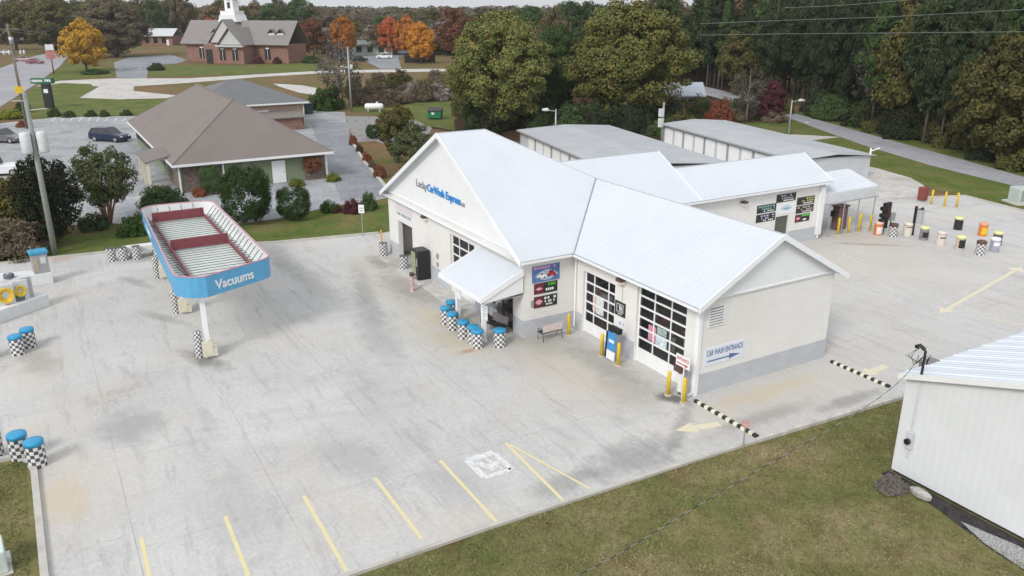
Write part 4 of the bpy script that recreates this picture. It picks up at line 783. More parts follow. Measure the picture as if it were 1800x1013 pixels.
for k in range(30): m.box(-29.6+k*.46,-29.57+k*.46,-17.9,-14.0,3.40,3.44)
m.build('purlins',M('grey_green_purlin',(.20,.23,.22),.6),r,W=True)
m=MB()
for x0,z0,z1 in ((-29.35,3.45,4.0),(-22.4,3.45,4.0),(-16.3,3.4,3.6)): m.box(x0,x0+.18,-17.45,-14.45,z0,z1)
m.build('beam',m_maroon,r,W=True)
m=MB(); m.box(-29.2,-15.8,-17.52,-17.42,3.47,3.62); m.box(-29.2,-15.8,-14.5,-14.4,3.47,3.62); m.build('side_rail',m_maroon,r,W=True)
m=MB()
for i in range(0,18):
    x=-29.2+i*.76
    m.tube([(x,-13.80,4.1),(x+.12,-14.35,3.5)],.02,5); 
    if i%2==0: m.tube([(x,-17.98,4.1),(x+.1,-17.55,3.5)],.02,5)
for y in (-17,-16.3,-15.6,-14.9): m.tube([(-30.25,y,4.1),(-29.4,y,3.5)],.02,5)
m.build('braces',m_dark,r,W=True)
for cxx in (-14.95,-21.8,-28.8):
    m=MB(); m.box(cxx-.11,cxx+.11,-17.42,-17.2,0,3.28); m.box(cxx-.2,cxx+.2,-17.5,-17.1,0,.05); m.build('column',m_trim,r,W=True)
a_=np.array(A[6]); b_=np.array(A[7]); u_=(b_-a_)/np.linalg.norm(b_-a_); n_=np.array([u_[1],-u_[0]]); c_=a_+(b_-a_)*.5+n_*.02-u_*1.05
text('Vacuums',.62,((*c_,3.46),(*u_,0),(0,0,1),(*n_,0)),m_white,r,'front_lettering',.012,2.15,.011)
text('Vacuums',.55,((-19.0,-18.05-.16,3.48),(1,-.035,0),(0,0,1),(-.035,-1,0)),m_white,r,'side_lettering',.012,2.2,.006)
text('Vacuums',.55,((-27.4,-18.0-.02,3.48),(1,-.035,0),(0,0,1),(-.035,-1,0)),m_white,r,'side_lettering',.012,2.2,.006)
for cxx,lb in ((-14.95,'nearest'),(-21.8,'middle'),(-28.8,'farthest')):
    q=thing('vacuum_unit',f'checkered upright vacuum tank at the {lb} canopy column','vacuum',(cxx-.1,-17.7,0),0,'vacuum units at the canopy columns')
    m=MB(); m.lathe([(.19,0),(.19,1.28),(.15,1.34),(.02,1.36)],18,uvn=(12,12)); m.build('tank',m_checker,q)
    m=MB(); m.box(.30,.52,.1,.55,.15,.85); m.box(.33,.49,.5,.75,.1,.5); m.tube([(.4,.3,.85),(.45,.5,1.05),(.42,.72,.7),(.4,.65,.2)],.035,6); m.build('motor_box',m_cream,q)
# ---------------------------------------------------------------- left islands
def island(label,poly,h):
    m=MB(); m.prism(poly,0,h); o=m.build('concrete_island',m_kerbw,bevel=.02); tag(o,label,'island','raised concrete islands'); return o
p1=G(84,518,.65);p2=G(58,506,.65);
island('white raised concrete island carrying the yellow hose reels',[tuple(G(84,517,.7)[:2]),tuple(G(66,512.5,.7)[:2]),tuple(G(-60,536,.7)[:2]),tuple(G(-60,567,.7)[:2])],.7)
island('white raised concrete island behind the reels carrying the blue-capped dispenser',[tuple(G(91,479,.7)[:2]),tuple(G(88,472,.7)[:2]),tuple(G(-60,486,.7)[:2]),tuple(G(-60,503,.7)[:2])],.7)
pD=G(73,478,.7); r=thing('dispenser','grey dispenser cabinet with a blue cap on the farther island','machine',(pD[0],pD[1],.7),R(8)); m=MB(); m.box(-.36,.36,-.42,.42,0,1.15); m.build('cabinet',m_steel,r,bevel=.02)
m=MB(); m.box(-.42,.42,-.5,.5,1.15,1.38); m.build('cap',M('teal_cap',(.05,.30,.48),.5),r,bevel=.06); m=MB(); m.box(.362,.38,-.36,-.12,.2,1.0,0); m.box(.362,.38,.0,.3,.6,1.0,1); m.build('door_panels',[M('tan_panel',(.45,.36,.26),.5,.3,8),m_palegrey],r)
def reel(label,px,py,s):
    p=G(px,py,.7); q=thing('hose_reel',label,'hose reel',(p[0],p[1],.7),R(10),'yellow hose reels'); m=MB()
    for k in range(5): 
        rr=.2+.04*k; m.tube([(.1+.03*k,rr*math.cos(a)*s,.55+1.15*rr*math.sin(a)*s) for a in np.linspace(0,2*math.pi,17)],.035,5,caps=False)
    m.build('hose',m_yellow,q); m=MB(); m.box(-.12,.08,-.42,.42,0,1.1); m.build('panel',m_palegrey,q)
    m=MB(); m.lathe([(.16,0),(.1,.02)],10); m.build('hub',m_red,q)
reel('larger yellow hose reel facing the lot on the nearer island',13,535,1.0); reel('smaller yellow hose reel partly behind the grey cabinet on the island',38,527,.7)
p=G(50,521,.7); r=thing('reel_cabinet','tall grey cabinet at the right end of the nearer island','cabinet',(p[0],p[1],.7),R(10)); m=MB(); m.box(-.25,.25,-.25,.25,0,1.15); m.build('cabinet',M('mid_grey',(.45,.45,.46),.5),r,bevel=.02); m=MB(); m.box(-.27,.27,-.27,.27,1.15,1.2); m.build('lid',m_palegrey,r)
for lb,px,py in (('small dark round bin on the farther island',16,489),('small dark round bin on the nearer island before the reels',35,527)):
    p=G(px,py,.7); r=thing('round_bin',lb,'bin',(p[0],p[1],.7)); m=MB(); m.lathe([(.28,0),(.3,.22),(.26,.27),(.1,.29)],16); m.build('bin',M('slate_bin',(.13,.15,.18),.6),r); m=MB(); m.lathe([(.12,.29),(.1,.32)],10); m.build('knob',m_steel,r)
r=thing('concrete_bench','low pale concrete block bench behind the row of checkered drums','bench',(-34.4,-17.6,0)); m=MB(); m.box(-34.9,-34.2,-19.0,-16.6,.35,.75); m.build('slab',m_kerbw,r,W=True,bevel=.03); m=MB(); m.box(-34.8,-34.3,-18.6,-18.3,0,.35); m.box(-34.8,-34.3,-17.2,-16.9,0,.35); m.build('supports',m_conc,r,W=True)
# ---------------------------------------------------------------- tunnel canopy and pay area
r=thing('pay_canopy','white metal canopy on thin dark posts at the far tunnel end','canopy',(-17,28,0))
m=MB(); pl=[(-17.2,25.46),(-14.5,25.46),(-14.5,30.9),(-17.2,30.9)]; zf=lambda x,y:3.25+(-14.5-x)*.3; m.slab([(x,y,zf(x,y)) for x,y in pl[::1]],.06); ribs(m,pl,zf,'x',.4,.05,.05)
pl=[(-19.9,25.46),(-17.2,25.46),(-17.2,30.9),(-19.9,30.9)]; zf=lambda x,y:3.25+(x+19.9)*.3; m.slab([(x,y,zf(x,y)) for x,y in pl],.06); ribs(m,pl,zf,'x',.4,.05,.05); m.build('roof',m_wroof,r,W=True)
m=MB(); m.box(-14.52,-14.48,25.46,30.9,2.5,3.2); m.box(-19.9,-19.86,25.46,30.9,2.5,3.2); m.build('valance',m_palegrey,r,W=True)
m=MB(); m.box(-14.6,-14.4,25.4,31.0,2.44,2.5); m.build('valance_trim',m_galv,r,W=True)
for x in (-14.55,-19.8):
    for y in (25.9,27.4,29.0,30.8): m=MB(); m.tube([(x,y,0),(x,y,2.5)],.04,6); m.build('post',m_galv,r,W=True)
r=thing('payment_cabinet','tall maroon-brown cabinet under the tunnel canopy behind the bollards','cabinet',(-15.6,28.3,0)); m=MB(); m.box(-15.9,-15.3,27.9,28.9,0,1.75); m.build('cabinet',M('plum_metal',(.20,.11,.11),.5,.2),r,W=True,bevel=.03); m=MB(); m.box(-15.98,-15.22,27.82,28.98,1.75,1.85); m.build('lid',m_brown,r,W=True)
m=MB(); m.box(-15.5,-15.2,27.2,27.5,1.15,1.6); m.tube([(-15.35,27.35,1.4),(-15.35,27.95,1.4)],.03,6); m.build('screen',m_black,r,W=True)
r=thing('pay_kiosk','black pay kiosk with round sensors and twin legs','kiosk',(-13,30.2,0)); m=MB(); m.box(-13.15,-12.9,29.85,30.55,1.2,2.35); m.box(-13.1,-12.95,29.9,30.12,0,1.2); m.box(-13.1,-12.95,30.25,30.45,.4,1.2); m.build('housing',m_black,r,W=True,bevel=.02)
m=MB()
for z in (1.95,1.45,1.05): m.tube([(-13.02,29.82,z),(-13.02,29.6,z)],.17,10)
m.build('sensor_lamp',m_black,r,W=True); m=MB(); m.box(-12.9,-12.88,30.0,30.4,1.5,2.1); m.build('screen',m_glass,r,W=True)
r=thing('card_reader','grey boxed card reader just right of the black pay kiosk','machine',(-13.0,31.0,0)); m=MB(); m.box(-13.2,-12.9,30.7,31.15,.9,1.5); m.build('box',m_galv,r,W=True); m=MB(); m.tube([(-13.05,30.9,0),(-13.05,30.9,.9)],.05,8); m.build('stem',m_dark,r,W=True)
r=thing('black_post','thin slanting black post with white panel beside it','post',(-11.7,31.6,0)); m=MB(); m.box(-11.75,-11.62,31.55,31.72,0,2.2); m.build('post',m_black,r,W=True); m=MB(); m.box(-11.78,-11.6,31.52,31.75,2.2,2.3); m.build('cap',M('rosy_cap',(.7,.5,.45),.5),r,W=True); m=MB(); m.box(-12.0,-11.9,31.85,32.15,.9,2.0); m.build('white_panel',m_white,r,W=True)
r=thing('red_box','small dark red box by the far kerb bollards','box',(-18.1,42.3,0)); m=MB(); m.box(-18.5,-17.9,42.0,42.6,.1,1.2); m.build('box',M('dark_red',(.22,.05,.04),.6),r,W=True,bevel=.03); m=MB(); m.box(-18.4,-18.0,42.1,42.5,0,.1); m.build('plinth',m_conc,r,W=True)
p=G(1793,357); r=thing('transformer_box','pale green-grey utility box on concrete pad at the right edge','utility box',(p[0],p[1],0),R(-25)); m=MB(); m.box(-.7,.7,-.7,.7,.12,1.35); m.build('cabinet',M('pale_green_box',(.50,.56,.52),.5),r,bevel=.04); m=MB(); m.box(-1,1,-1,1,0,.12); m.build('pad',m_pale,r); m=MB(); m.box(.702,.71,-.55,.55,.25,1.2); m.build('door',m_galv,r)
p=G(4,1000); r=thing('utility_cabinet','pale green-white utility cabinet cut by the lower left corner','utility box',(p[0]-.1,p[1]-.35,0),R(5)); m=MB(); m.box(-.5,.5,-.5,.5,.05,.8); m.build('cabinet',M('pale_mint',(.62,.70,.66),.5),r,bevel=.04); m=MB(); m.box(-.2,.2,.5,.62,.2,.35); m.build('handle',m_palegrey,r); m=MB(); m.box(-.6,.6,-.6,.6,0,.05); m.build('pad',m_conc,r)
# small signs on posts
def postsign(label,x,y,h,w,hh,mat,ink=None,rz=0,cat='sign'):
    q=thing('post_sign',label,cat,(x,y,0),rz); m=MB(); m.tube([(0,0,0),(0,0,h)],.03,6); m.build('post',m_galv,q); m=MB(); m.box(.03,.05,-w/2,w/2,h-hh,h); m.build('board',mat,q)
    if ink: m=MB(); m.box(.052,.056,-w*.35,w*.35,h-hh*.45,h-hh*.35); m.box(.052,.056,-w*.3,w*.3,h-hh*.75,h-hh*.65); m.build('text',ink,q)
    return q
postsign('small white sign on a thin post in the lawn by the far kerb',-31.9,-3.2,2.3,.42,.62,m_white,m_inkg,R(-35))
postsign('thin small red-edged sign on a post at the near kerb beside the striped bar',4.35,-1.48,1.25,.22,.3,M('pinkish_sign',(.55,.3,.28),.5,.4,9),None,R(-40))
# ---------------------------------------------------------------- white metal shed at right
r=thing('white_metal_building','white corrugated metal building corner at the right edge with pale blue roof','building',(8.2,2,0))
zt=lambda x:3.85+(x-8.2)*.32
def corr(name,base,amp,axis): pass
m=MB(); xs=np.arange(8.2,22,.07); 
for i in range(len(xs)-1):
    a,b=xs[i],xs[i+1]; ya=2-.004*(i%4 in (1,2)); yb=2-.004*((i+1)%4 in (1,2)); m.add([(a,ya,.12),(b,yb,.12),(b,yb,zt(b)),(a,ya,zt(a))],[(0,1,2,3)])
m.build('front_wall',M('dull_white_sheet',(.74,.76,.775),.5,.03,.7,dirt=(.60,.62,.62,.4)),r,W=True)
m=MB(); m.box(8.2,8.26,2.02,22,0.1,3.8); m.build('side_wall',m_white,r,W=True)
m=MB(); m.box(8.25,22,2.08,2.3,0,.2); m.build('footing',M('gap_shade',(.03,.03,.03),.9),r,W=True)  # dark block painting the shaded gap under the wall, not a built footing
m=MB(); m.slab([(8.0,1.82,3.86),(22,1.82,3.86+14*.32),(22,24,3.86+14*.32),(8.0,24,3.86)],.05); ribs(m,[(8.0,1.82),(22,1.82),(22,24),(8.0,24)],lambda x,y:3.86+(x-8)*.32,'x',.9,.10,.035)
ribs(m,[(8.0,1.82),(22,1.82),(22,24),(8.0,24)],lambda x,y:3.86+(x-8)*.32,'x',.3,.03,.012)
m.build('roof',m_roof('pale_blue_roof',(.70,.745,.80),.07,.5,dirt=(.55,.63,.72,.35),streak=(.4,2,1)),r,W=True)
m=MB(); m.ext([(8.0,1.80,3.68),(22,1.80,3.68+14*.32),(22,1.80,3.88+14*.32),(8.0,1.80,3.88)],(0,-.04,0)); m.build('eave_trim',m_white,r,W=True)
r=thing('service_mast','dark service mast with wire loops at the white building corner','mast',(8.7,1.9,0)); m=MB(); m.tube([(8.74,1.92,.9),(8.74,1.92,4.0)],.03,8,0); m.build('conduit',m_palegrey,r,W=True)
m=MB(); m.tube([(8.74,1.92,4.0),(8.74,1.92,4.95),(8.62,1.92,5.06)],.045,8); m.build('riser',m_dark,r,W=True); m=MB(); m.tube([(8.70,1.92,5.0),(8.55,1.85,5.12),(8.42,1.85,5.02)],.07,8); m.build('weatherhead',m_black,r,W=True)
m=MB()
for k in range(3): m.tube([(8.5+.02*k,1.88,5.0),(8.35-.08*k,1.8-.05*k,4.65),(8.5+.1*k,1.75,4.4+.08*k),(8.72,1.85,4.75),(8.95-.05*k,1.9,4.9-.1*k),(8.86,1.9,4.5)],.014,5)
m.build('wire_loops',m_black,r,W=True); m=MB(); m.lathe([(.11,0),(.11,.1)],12); m.v=[(8.74+z,1.86-y*0-.0,x*1.0+1.55) if False else (8.74+x,1.84-z,1.55+y) for x,y,z in m.v]; m.build('meter',m_glass,r,W=True); m=MB(); m.box(8.62,8.86,1.86,1.95,1.25,1.9); m.build('meter_box',m_palegrey,r,W=True)
r=thing('meter_cabinet','grey metal panel standing behind the white building corner','cabinet',(8.0,3.0,0)); m=MB(); m.box(7.75,8.1,3.3,4.0,2.6,3.9); m.build('panel',M('rust_grey',(.20,.18,.18),.6,.3,6),r,W=True); m=MB(); m.box(7.85,8.0,2.6,2.75,2.2,3.2); m.box(7.85,8.18,3.3,3.36,0,2.7); m.build('bracket',m_galv,r,W=True)
q=[np.array((8.55,1.85,4.75)),G(1570,690,4.6),G(1500,722,4.6),G(1400,783,4.7),G(1300,850,4.8),G(1200,912,4.95),G(1100,965,5.1),G(1000,1012,5.3),G(850,1075,5.6)]
qa=np.array(q); tt=np.arange(len(q)); ts=np.linspace(0,len(q)-1,260); co=[np.polyfit(tt,qa[:,k],4) for k in range(3)]; sm=np.stack([np.polyval(c,ts) for c in co],1); sm[0]=qa[0]
m=MB(); m.tube(list(sm),.011,5,0); m.tube([p+np.array((.020*math.sin(i*.8),.020*math.cos(i*.8),.020*math.sin(i*.8))) for i,p in enumerate(sm)],.007,5,1); tag(m.build('service_cable',[m_dark,m_galv],smooth=True),'twisted black and silver cable sagging from the mast over the near lawn','cable')
# ---------------------------------------------------------------- storage sheds
def shed(label,NL,NR,FL_,FR_,h,ndoor):
    NL,NR,FL_,FR_=[np.array(a,float) for a in (NL,NR,FL_,FR_)]; r=thing('storage_shed',label,'storage shed',(*NL,0),0,'rows of self-storage units')
    m=MB(); m.prism([NL,NR,FR_,FL_],0,h-.05); m.build('wall',M('pale_blue_grey_wall',(.50,.52,.55),.5,.06,1),r,W=True)
    mid0,mid1=(NL+FL_)/2,(NR+FR_)/2; m=MB(); o=lambda p,dz:(p[0],p[1],h+dz)
    u=(NR-NL)/np.linalg.norm(NR-NL); v=np.array([-u[1],u[0]]); e=.35
    a,b,c,d=NL-u*e-v*e,NR+u*e-v*e,FR_+u*e+v*e,FL_-u*e+v*e; k0,k1=(a+d)/2,(b+c)/2
    for poly in ([o(a,0),o(b,0),o(k1,.35),o(k0,.35)],[o(k0,.35),o(k1,.35),o(c,0),o(d,0)]): m.slab(poly,.06)
    for t in np.arange(.01,1,.62/np.linalg.norm(NR-NL)):
        for p,q2 in ((a+(b-a)*t,k0+(k1-k0)*t),(k0+(k1-k0)*t,d+(c-d)*t)):
            z0,z1=(0,.35) if p is not None and abs(np.dot(p-a,v))<.5 else (.35,0); m.tube([(p[0],p[1],h+z0+.005),(q2[0],q2[1],h+z1+.005)],.028,4)
    m.build('roof',m_sroof,r,W=True)
    m=MB(); F=((*(a-v*.02),h-.16),(u[0],u[1],0),(0,0,1),(-v[0],-v[1],0)); m.fbox(F,0,np.linalg.norm(b-a),0,.14,-.02,.10); m.build('gutter',m_galv,r,W=True)
    Ln=np.linalg.norm(NR-NL); w=Ln/ndoor; F=((*NL,0),(u[0],u[1],0),(0,0,1),(-v[0],-v[1],0))
    for k in range(ndoor):
        if k==0 and ndoor<11: continue
        m=MB(); m.fbox(F,k*w+.28,(k+1)*w-.28,.05,h-.4,.0,.05)
        for j in range(6): m.fbox(F,k*w+.28,(k+1)*w-.28,.2+j*.27,.22+j*.27,.05,.065)
        m.build('roll_up_door',m_white,r,W=True)
    m=MB()
    for k in range(0,ndoor+1,2): m.fbox(F,max(0,k*w-.06),k*w+.06,0,h-.1,.002,.14)
    m.build('downspout',m_galv,r,W=True)
    m=MB(); [m.fbox(F,k*w+.2,(k+1)*w-.2,h-.4,h-.35,.0,.09) for k in range(ndoor)]; m.build('door_header',m_galv,r,W=True)
    return r
shed('long grey-roofed storage shed directly behind the white roof, left of the two',(-58.1,25.9),(-33.4,20.6),(-56.0,36.7),(-31.0,31.6),2.3,10)
shed('long grey-roofed storage shed with white roll-up doors, right and farther of the two',(-53.8,43.7),(-28.7,38.5),(-52.2,51.9),(-27.0,46.7),2.3,11)
r=thing('roof_antenna','small white fixture on the far corner of the right storage shed','fixture',(-26.8,46.4,2.3)); m=MB(); m.tube([(-26.8,46.3,2.3),(-26.8,46.3,3.0)],.09,6); m.tube([(-26.8,46.3,2.7),(-26.2,46.8,3.05)],.06,6); m.build('fixture',m_white,r,W=True)
# ---------------------------------------------------------------- houses
def hipbox(m,x0,x1,y0,y1,z,s,axis,t=.15,rl=None):
    if axis=='x': h=(y1-y0)/2; a=(x0+h,(y0+y1)/2); b=(x1-h,(y0+y1)/2)
    else: h=(x1-x0)/2; a=((x0+x1)/2,y0+h); b=((x0+x1)/2,y1-h)
    zr_=z+s*h; A=(*a,zr_); B_=(*b,zr_); c=[(x0,y0,z),(x1,y0,z),(x1,y1,z),(x0,y1,z)]
    if axis=='x': fs=[[c[0],c[1],B_,A],[c[1],c[2],B_],[c[2],c[3],A,B_],[c[3],c[0],A]]
    else: fs=[[c[0],c[1],A],[c[1],c[2],B_,A],[c[2],c[3],B_],[c[3],c[0],A,B_]]
    for f in fs: m.slab(f,t)
    return A,B_
r=thing('green_sided_house','low building with big brown shingle hip roof and green siding','house',(-65,-5.5,0))
m=MB(); m.box(-85.5,-53.7,-12.1,1.1,0,2.6); m.build('wall',m_gsid,r,W=True)
m=MB(); A_,B2=hipbox(m,-86.3,-53.0,-12.8,1.8,2.66,.63,'x'); m.build('roof',m_sh1,r,W=True)
m=MB(); m.tube([A_,B2],.1,5); [m.tube([B2,c],.07,5) for c in ((-53,-12.8,2.66),(-53,1.8,2.66))]; m.build('ridge_cap',m_sh1,r,W=True)
m=MB(); m.box(-86.3,-52.96,-12.84,-12.8,2.42,2.64); m.box(-53.0,-52.95,-12.8,1.8,2.42,2.64); m.box(-86.3,-52.96,1.8,1.84,2.42,2.64); m.build('fascia',m_trim,r,W=True)
m=MB(); m.box(-53.7,-53.64,-11.9,-8.6,0,2.5); m.box(-60.5,-53.7,-12.2,-12.1,0,2.4); m.box(-53.7,-53.64,-.9,1.1,0,2.5); m.build('stone_facing',m_stone,r,W=True)
m=MB(); m.box(-53.7,-53.63,-4.0,-2.75,0.02,2.1); m.build('door',m_white,r,W=True); m=MB(); m.box(-53.62,-53.6,-2.95,-2.88,1.0,1.1); m.build('handle',m_dark,r,W=True)
for y in (-12.3,-8.5,1.15): m=MB(); m.box(-53.65,-53.5,y,y+.14,0,2.45); m.build('corner_post',m_trim,r,W=True)
m=MB(); m.slab([(-62.5,-14.6,2.5),(-56.5,-14.6,2.5),(-56.5,-12.4,3.0),(-62.5,-12.4,3.0)],.15); m.build('porch_roof',m_sh1,r,W=True)
for x in (-62.3,-59.6,-56.7): m=MB(); m.box(x-.12,x+.12,-14.5,-14.26,0,2.4); m.build('porch_post',m_cream,r,W=True)
m=MB(); m.box(-85,-63,-12.16,-12.1,.9,2.1); m.build('window_band',m_dark,r,W=True)
m=MB(); m.box(-53.95,-53.7,-5.2,-4.9,.3,.9); m.build('meter',m_dark,r,W=True)
r=thing('grey_roofed_annex','smaller beige building with dark grey hip roof behind the brown roof','building',(-98,4,0))
m=MB(); m.box(-105,-91.8,-4.5,10.5,0,3.2); m.build('wall',m_psid,r,W=True); m=MB(); A_,B2=hipbox(m,-105.7,-91.1,-5.2,11.1,3.25,.38,'y'); m.build('roof',m_sh2,r,W=True)
m=MB(); m.box(-91.1,-91.05,-5.2,11.1,3.0,3.22); m.box(-91.1,-105.7,11.1,11.14,3.0,3.22); m.build('fascia',m_trim,r,W=True); m=MB(); m.box(-91.78,-91.7,3.5,5.6,0.05,2.3); m.build('door',m_white,r,W=True); m=MB(); m.box(-91.8,-91.74,5.7,10.4,0,1.1); m.build('brick_base',m_brick,r,W=True)
m=MB(); m.box(-91.6,-91.45,10.3,10.45,0,3.1); m.build('downspout',M('pale_yellow_pipe',(.7,.68,.5),.5),r,W=True); m=MB(); m.slab([(-91.7,1.5,2.1),(-87.2,1.5,1.7),(-87.2,9.5,1.7),(-91.7,9.5,2.1)],.12); m.build('lean_to_roof',m_sh1,r,W=True); m=MB(); m.box(-91,-87.5,2,9,0,1.6); m.build('lean_to',m_brick,r,W=True)
p=G(538,200); r=thing('dark_bin','small dark dumpster at the corner of the beige annex','bin',(p[0],p[1],0)); m=MB(); m.box(-.9,.9,-.9,.9,.1,1.5); m.build('body',M('dark_green_bin',(.01,.035,.03),.6),r,bevel=.05); m=MB(); m.box(-1,1,-1,1,1.5,1.6); m.build('lid',m_black,r)
# brick building with steeple
a=G(330,108)[:2]; b=G(508,112)[:2]; Lb=np.linalg.norm(b-a); ub=(b-a)/Lb; rzb=math.atan2(ub[1],ub[0]); r=thing('brick_chapel','brick building with grey gabled roof and small white steeple','building',(a[0],a[1],0),rzb)
# local frame: +x right along the front, -y towards camera
H=5.2; kx=Lb/200.0
m=MB(); m.box(0,Lb,0,10,0,H); m.box(62*kx,138*kx,-6,0,0,H); m.build('wall',m_brick,r)
def gx(m,x0,x1,y0,y1,z,zr_,t=.2): ym=(y0+y1)/2; m.slab([(x0,y0,z),(x1,y0,z),(x1,ym,zr_),(x0,ym,zr_)],t); m.slab([(x1,y1,z),(x0,y1,z),(x0,ym,zr_),(x1,ym,zr_)],t)
def gy(m,x0,x1,y0,y1,z,zr_,t=.2): xm=(x0+x1)/2; m.slab([(x0,y0,z),(xm,y0,zr_),(xm,y1,zr_),(x0,y1,z)][::-1],t); m.slab([(x1,y1,z),(xm,y1,zr_),(xm,y0,zr_),(x1,y0,z)][::-1],t)
m=MB(); gx(m,-1,Lb+1,-1.2,11.2,H,11.6); gy(m,92*kx,142*kx,-7.2,5,H,9.9); gy(m,58*kx,122*kx,-3,5,H+.4,12.0); m.build('roof',m_sh3,r)
m=MB(); m.ext([(95*kx,-6.6,H+.1),(139*kx,-6.6,H+.1),(117*kx,-6.6,9.3)],(0,.3,0)); m.ext([(62*kx,-2.6,H+.4),(118*kx,-2.6,H+.4),(90*kx,-2.6,11.8)],(0,.2,0)); m.box(90*kx,142*kx,-7.2,-6.0,H-.55,H-.05); m.build('gable_face',M('pale_gable',(.50,.50,.49),.6,.05),r)
for xx in (32,98,122,161): 
    m=MB(); yb=-6 if 62<xx<138 else 0; m.box((xx-3)*kx,(xx+3)*kx,yb-.06,yb,1.0,3.9); q=m.build('window',m_glass,r); m=MB(); m.box((xx-3.4)*kx,(xx+3.4)*kx,yb-.1,yb-.061,3.9,4.3); m.box((xx-.3)*kx,(xx+.3)*kx,yb-.1,yb-.061,1.0,3.9); m.build('frame',m_trim,q)
    m=MB(); m.box((xx-5.6)*kx,(xx-3.4)*kx,yb-.08,yb-.01,.9,4.0); m.box((xx+3.4)*kx,(xx+5.6)*kx,yb-.08,yb-.01,.9,4.0); m.build('shutters',M('dark_shutter',(.04,.03,.04),.5),r)
m=MB(); m.box(66*kx,78*kx,-6.2,-6,0.05,3.9); m.build('door',m_dark,r)
for xx in (80*kx,): 
    m=MB(); m.box(xx-2.4,xx+2.4,2.6,7.4,11.6,14.2); m.ext([(xx-3.2,2.2,11.2),(xx+3.2,2.2,11.2),(xx+2.4,2.2,13.2),(xx-2.4,2.2,13.2)],(0,5.6,0)); m.build('steeple_base',m_white,r); m=MB(); m.box(xx-1.4,xx+1.4,3.6,6.4,14.2,17.2); m.build('belfry',m_white,r)
    m=MB(); m.box(xx-.45,xx+.45,3.54,3.6,14.9,16.6); m.build('belfry_louvre',m_dark,r); m=MB(); m.lathe([(1.7,17.2),(.9,18.6),(.12,22.0)],8,(xx,5.0)); m.build('spire',m_sh2,r)
for xx in (57*kx,167*kx,184*kx): m=MB(); m.box(xx-1,xx+1,1.2,4,H+.8,H+3.0); m.build('dormer',M('dormer_white',(.62,.62,.62),.5),r); m=MB(); gy(m,xx-1.3,xx+1.3,.9,5,H+3,H+4.2,.1); m.build('dormer_roof',m_sh2,r)
def simplehouse(label,px0,px1,py,h,hr,depth,wallm,roofm,name='house'):
    a=G(px0,py)[:2]; b=G(px1,py)[:2]; L_=np.linalg.norm(b-a); u=(b-a)/L_; q=thing(name,label,'building',(a[0],a[1],0),math.atan2(u[1],u[0]))
    m=MB(); m.box(0,L_,0,depth,0,h); m.build('wall',wallm,q); m=MB(); gx(m,-.8,L_+.8,-1,depth+1,h,hr); m.build('roof',roofm,q)
    for k in range(1,4): m=MB(); m.box(L_*k/4-.9,L_*k/4+.9,-.06,0,.9,h-.7); m.build('window',m_glass,q)
    m=MB(); m.box(L_*.86-.5,L_*.86+.5,-.06,0,0,2.2); m.build('door',m_white,q)
    return q
simplehouse('low brick ranch building with pale roof behind the yellow tree',245,304,80,3.8,6.6,10,m_brick,M('pale_roof',(.55,.57,.58),.6,.1),'ranch_building')
simplehouse('white and green storefront beyond the upper parking lot',612,690,97,3.4,4.6,8,M('pale_green_wall',(.38,.44,.38),.6,.1),M('red_green_roof',(.20,.25,.22),.6,.5,.2),'storefront')
simplehouse('white gabled house at the left edge of the big oak',762,796,95,3.6,7.5,9,m_white,m_sh2,'white_house')
simplehouse('small cottage with pale blue roof in the woods behind the sheds',1172,1228,197,2.6,4.4,4,m_white,M('pale_blue_shingle',(.38,.42,.48),.7,.1),'cottage')
